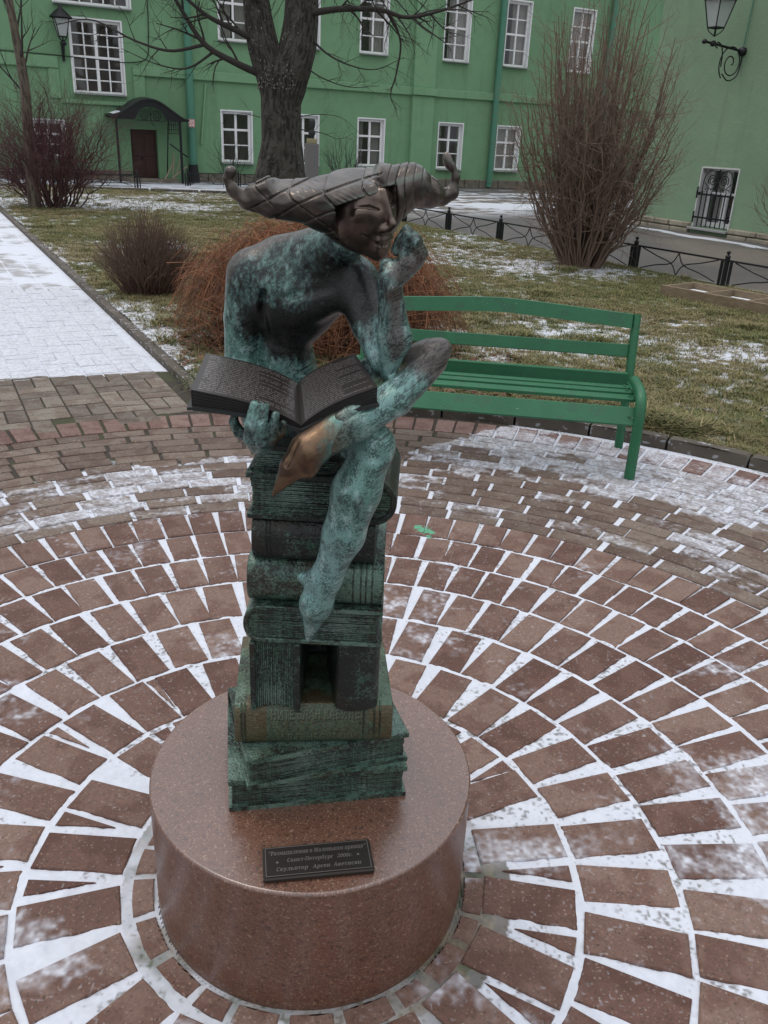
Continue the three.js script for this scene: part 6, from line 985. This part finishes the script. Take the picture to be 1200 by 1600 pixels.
    if (spine === 'left') return book(label, c, neg(E), up, W, T, D, mat, o);
    return book(label, c, E, up, W, T, D, mat, o);
  };
  const y0 = PH + 0.001;
  flat('lowest wide book, page edges to the front', -0.166, y0, 0.162, 0.382, -0.074, 0.392, 0.08, 0.285, 'back', green, { concave: 0.002, th: 0.009, inset: 0.008 });
  flat('second book, turned askew on the lowest one', -0.122, y0 + 0.081, 0.181, 0.338, -0.115, 0.36, 0.074, 0.28, 'back', green, { concave: 0.002, th: 0.008, inset: 0.008 });
  flat('book with lettered rusty spine facing the front', -0.153, y0 + 0.156, 0.138, 0.336, -0.035, 0.334, 0.098, 0.275, 'front', rusty, { bulge: 0.02, bands: [-0.152, -0.145, 0.105, 0.128, 0.14].map((q) => -q), bandR: 0.0025, text: ['НИТЕ БЛАН КАБИНЕТ', 'И.В.ГРЫБОВСКИЙ'], tz: [-0.115, 0.1], ta: 1.25, size: 92, rust: true, bg: '#4a5645', fg: 'rgba(122,134,108,0.6)', tw: 960 });
  const by = y0 + 0.2545;
  // two books standing side by side with a gap
  book('upright book with hollow page edges, left of the gap', [-0.066, by + 0.0825, 0.04], [0, 0, -1], [-1, 0, 0], 0.2, 0.098, 0.165, dk, { concave: 0.014, bulge: 0.02, inset: 0.004, th: 0.0075 });
  { const t = rad(18); book('upright book with lettered spine, right of the gap', [0.088, by + 0.0825, 0.04], [Math.sin(t) * 0.6, 0, Math.cos(t)].map((q, i, a) => q / Math.hypot(...a)), [-Math.cos(t), 0, Math.sin(t) * 0.6].map((q, i, a) => q / Math.hypot(...a)), 0.175, 0.088, 0.165, dk, { bulge: 0.022 }); }
  new B().box(-0.02, by + 0.08, -0.09, 0.2, 0.16, 0.03, 0.01).build('back_block', dk, STAT);
  const s5 = by + 0.1655;
  flat('book with round spine at the left, page edges to the front', -0.128, s5, 0.134, 1, 0.0, 0.274, 0.08, 0.23, 'left', green, { bulge: 0.03, inset: 0.005, leaf });
  flat('book with smooth green rounded spine to the front', -0.121, s5 + 0.0805, 0.128, 1, 0.01, 0.266, 0.094, 0.23, 'front', green, { bulge: 0.036, bands: [-0.075, -0.09, -0.1, -0.112], bandR: 0.002 });
  flat('book with incised banded spine to the front', -0.11, s5 + 0.175, 0.128, 1, 0.02, 0.236, 0.094, 0.22, 'front', dk, { bulge: 0.034, bands: [0.083, 0.09, -0.06, -0.072, -0.084], bandR: 0.002 });
  flat('thick book with round spine at the right, page edges to the front', -0.116, s5 + 0.2695, 0.128, 1, 0.03, 0.278, 0.09, 0.23, 'right', dk, { bulge: 0.042, inset: 0.004, th: 0.008 });
  flat('uppermost book under the seat', -0.11, s5 + 0.36, 0.115, 1, 0.04, 0.165, 0.05, 0.2, 'right', dk, { bulge: 0.02, inset: 0.006 });
}
renderer.render(scene, camera);
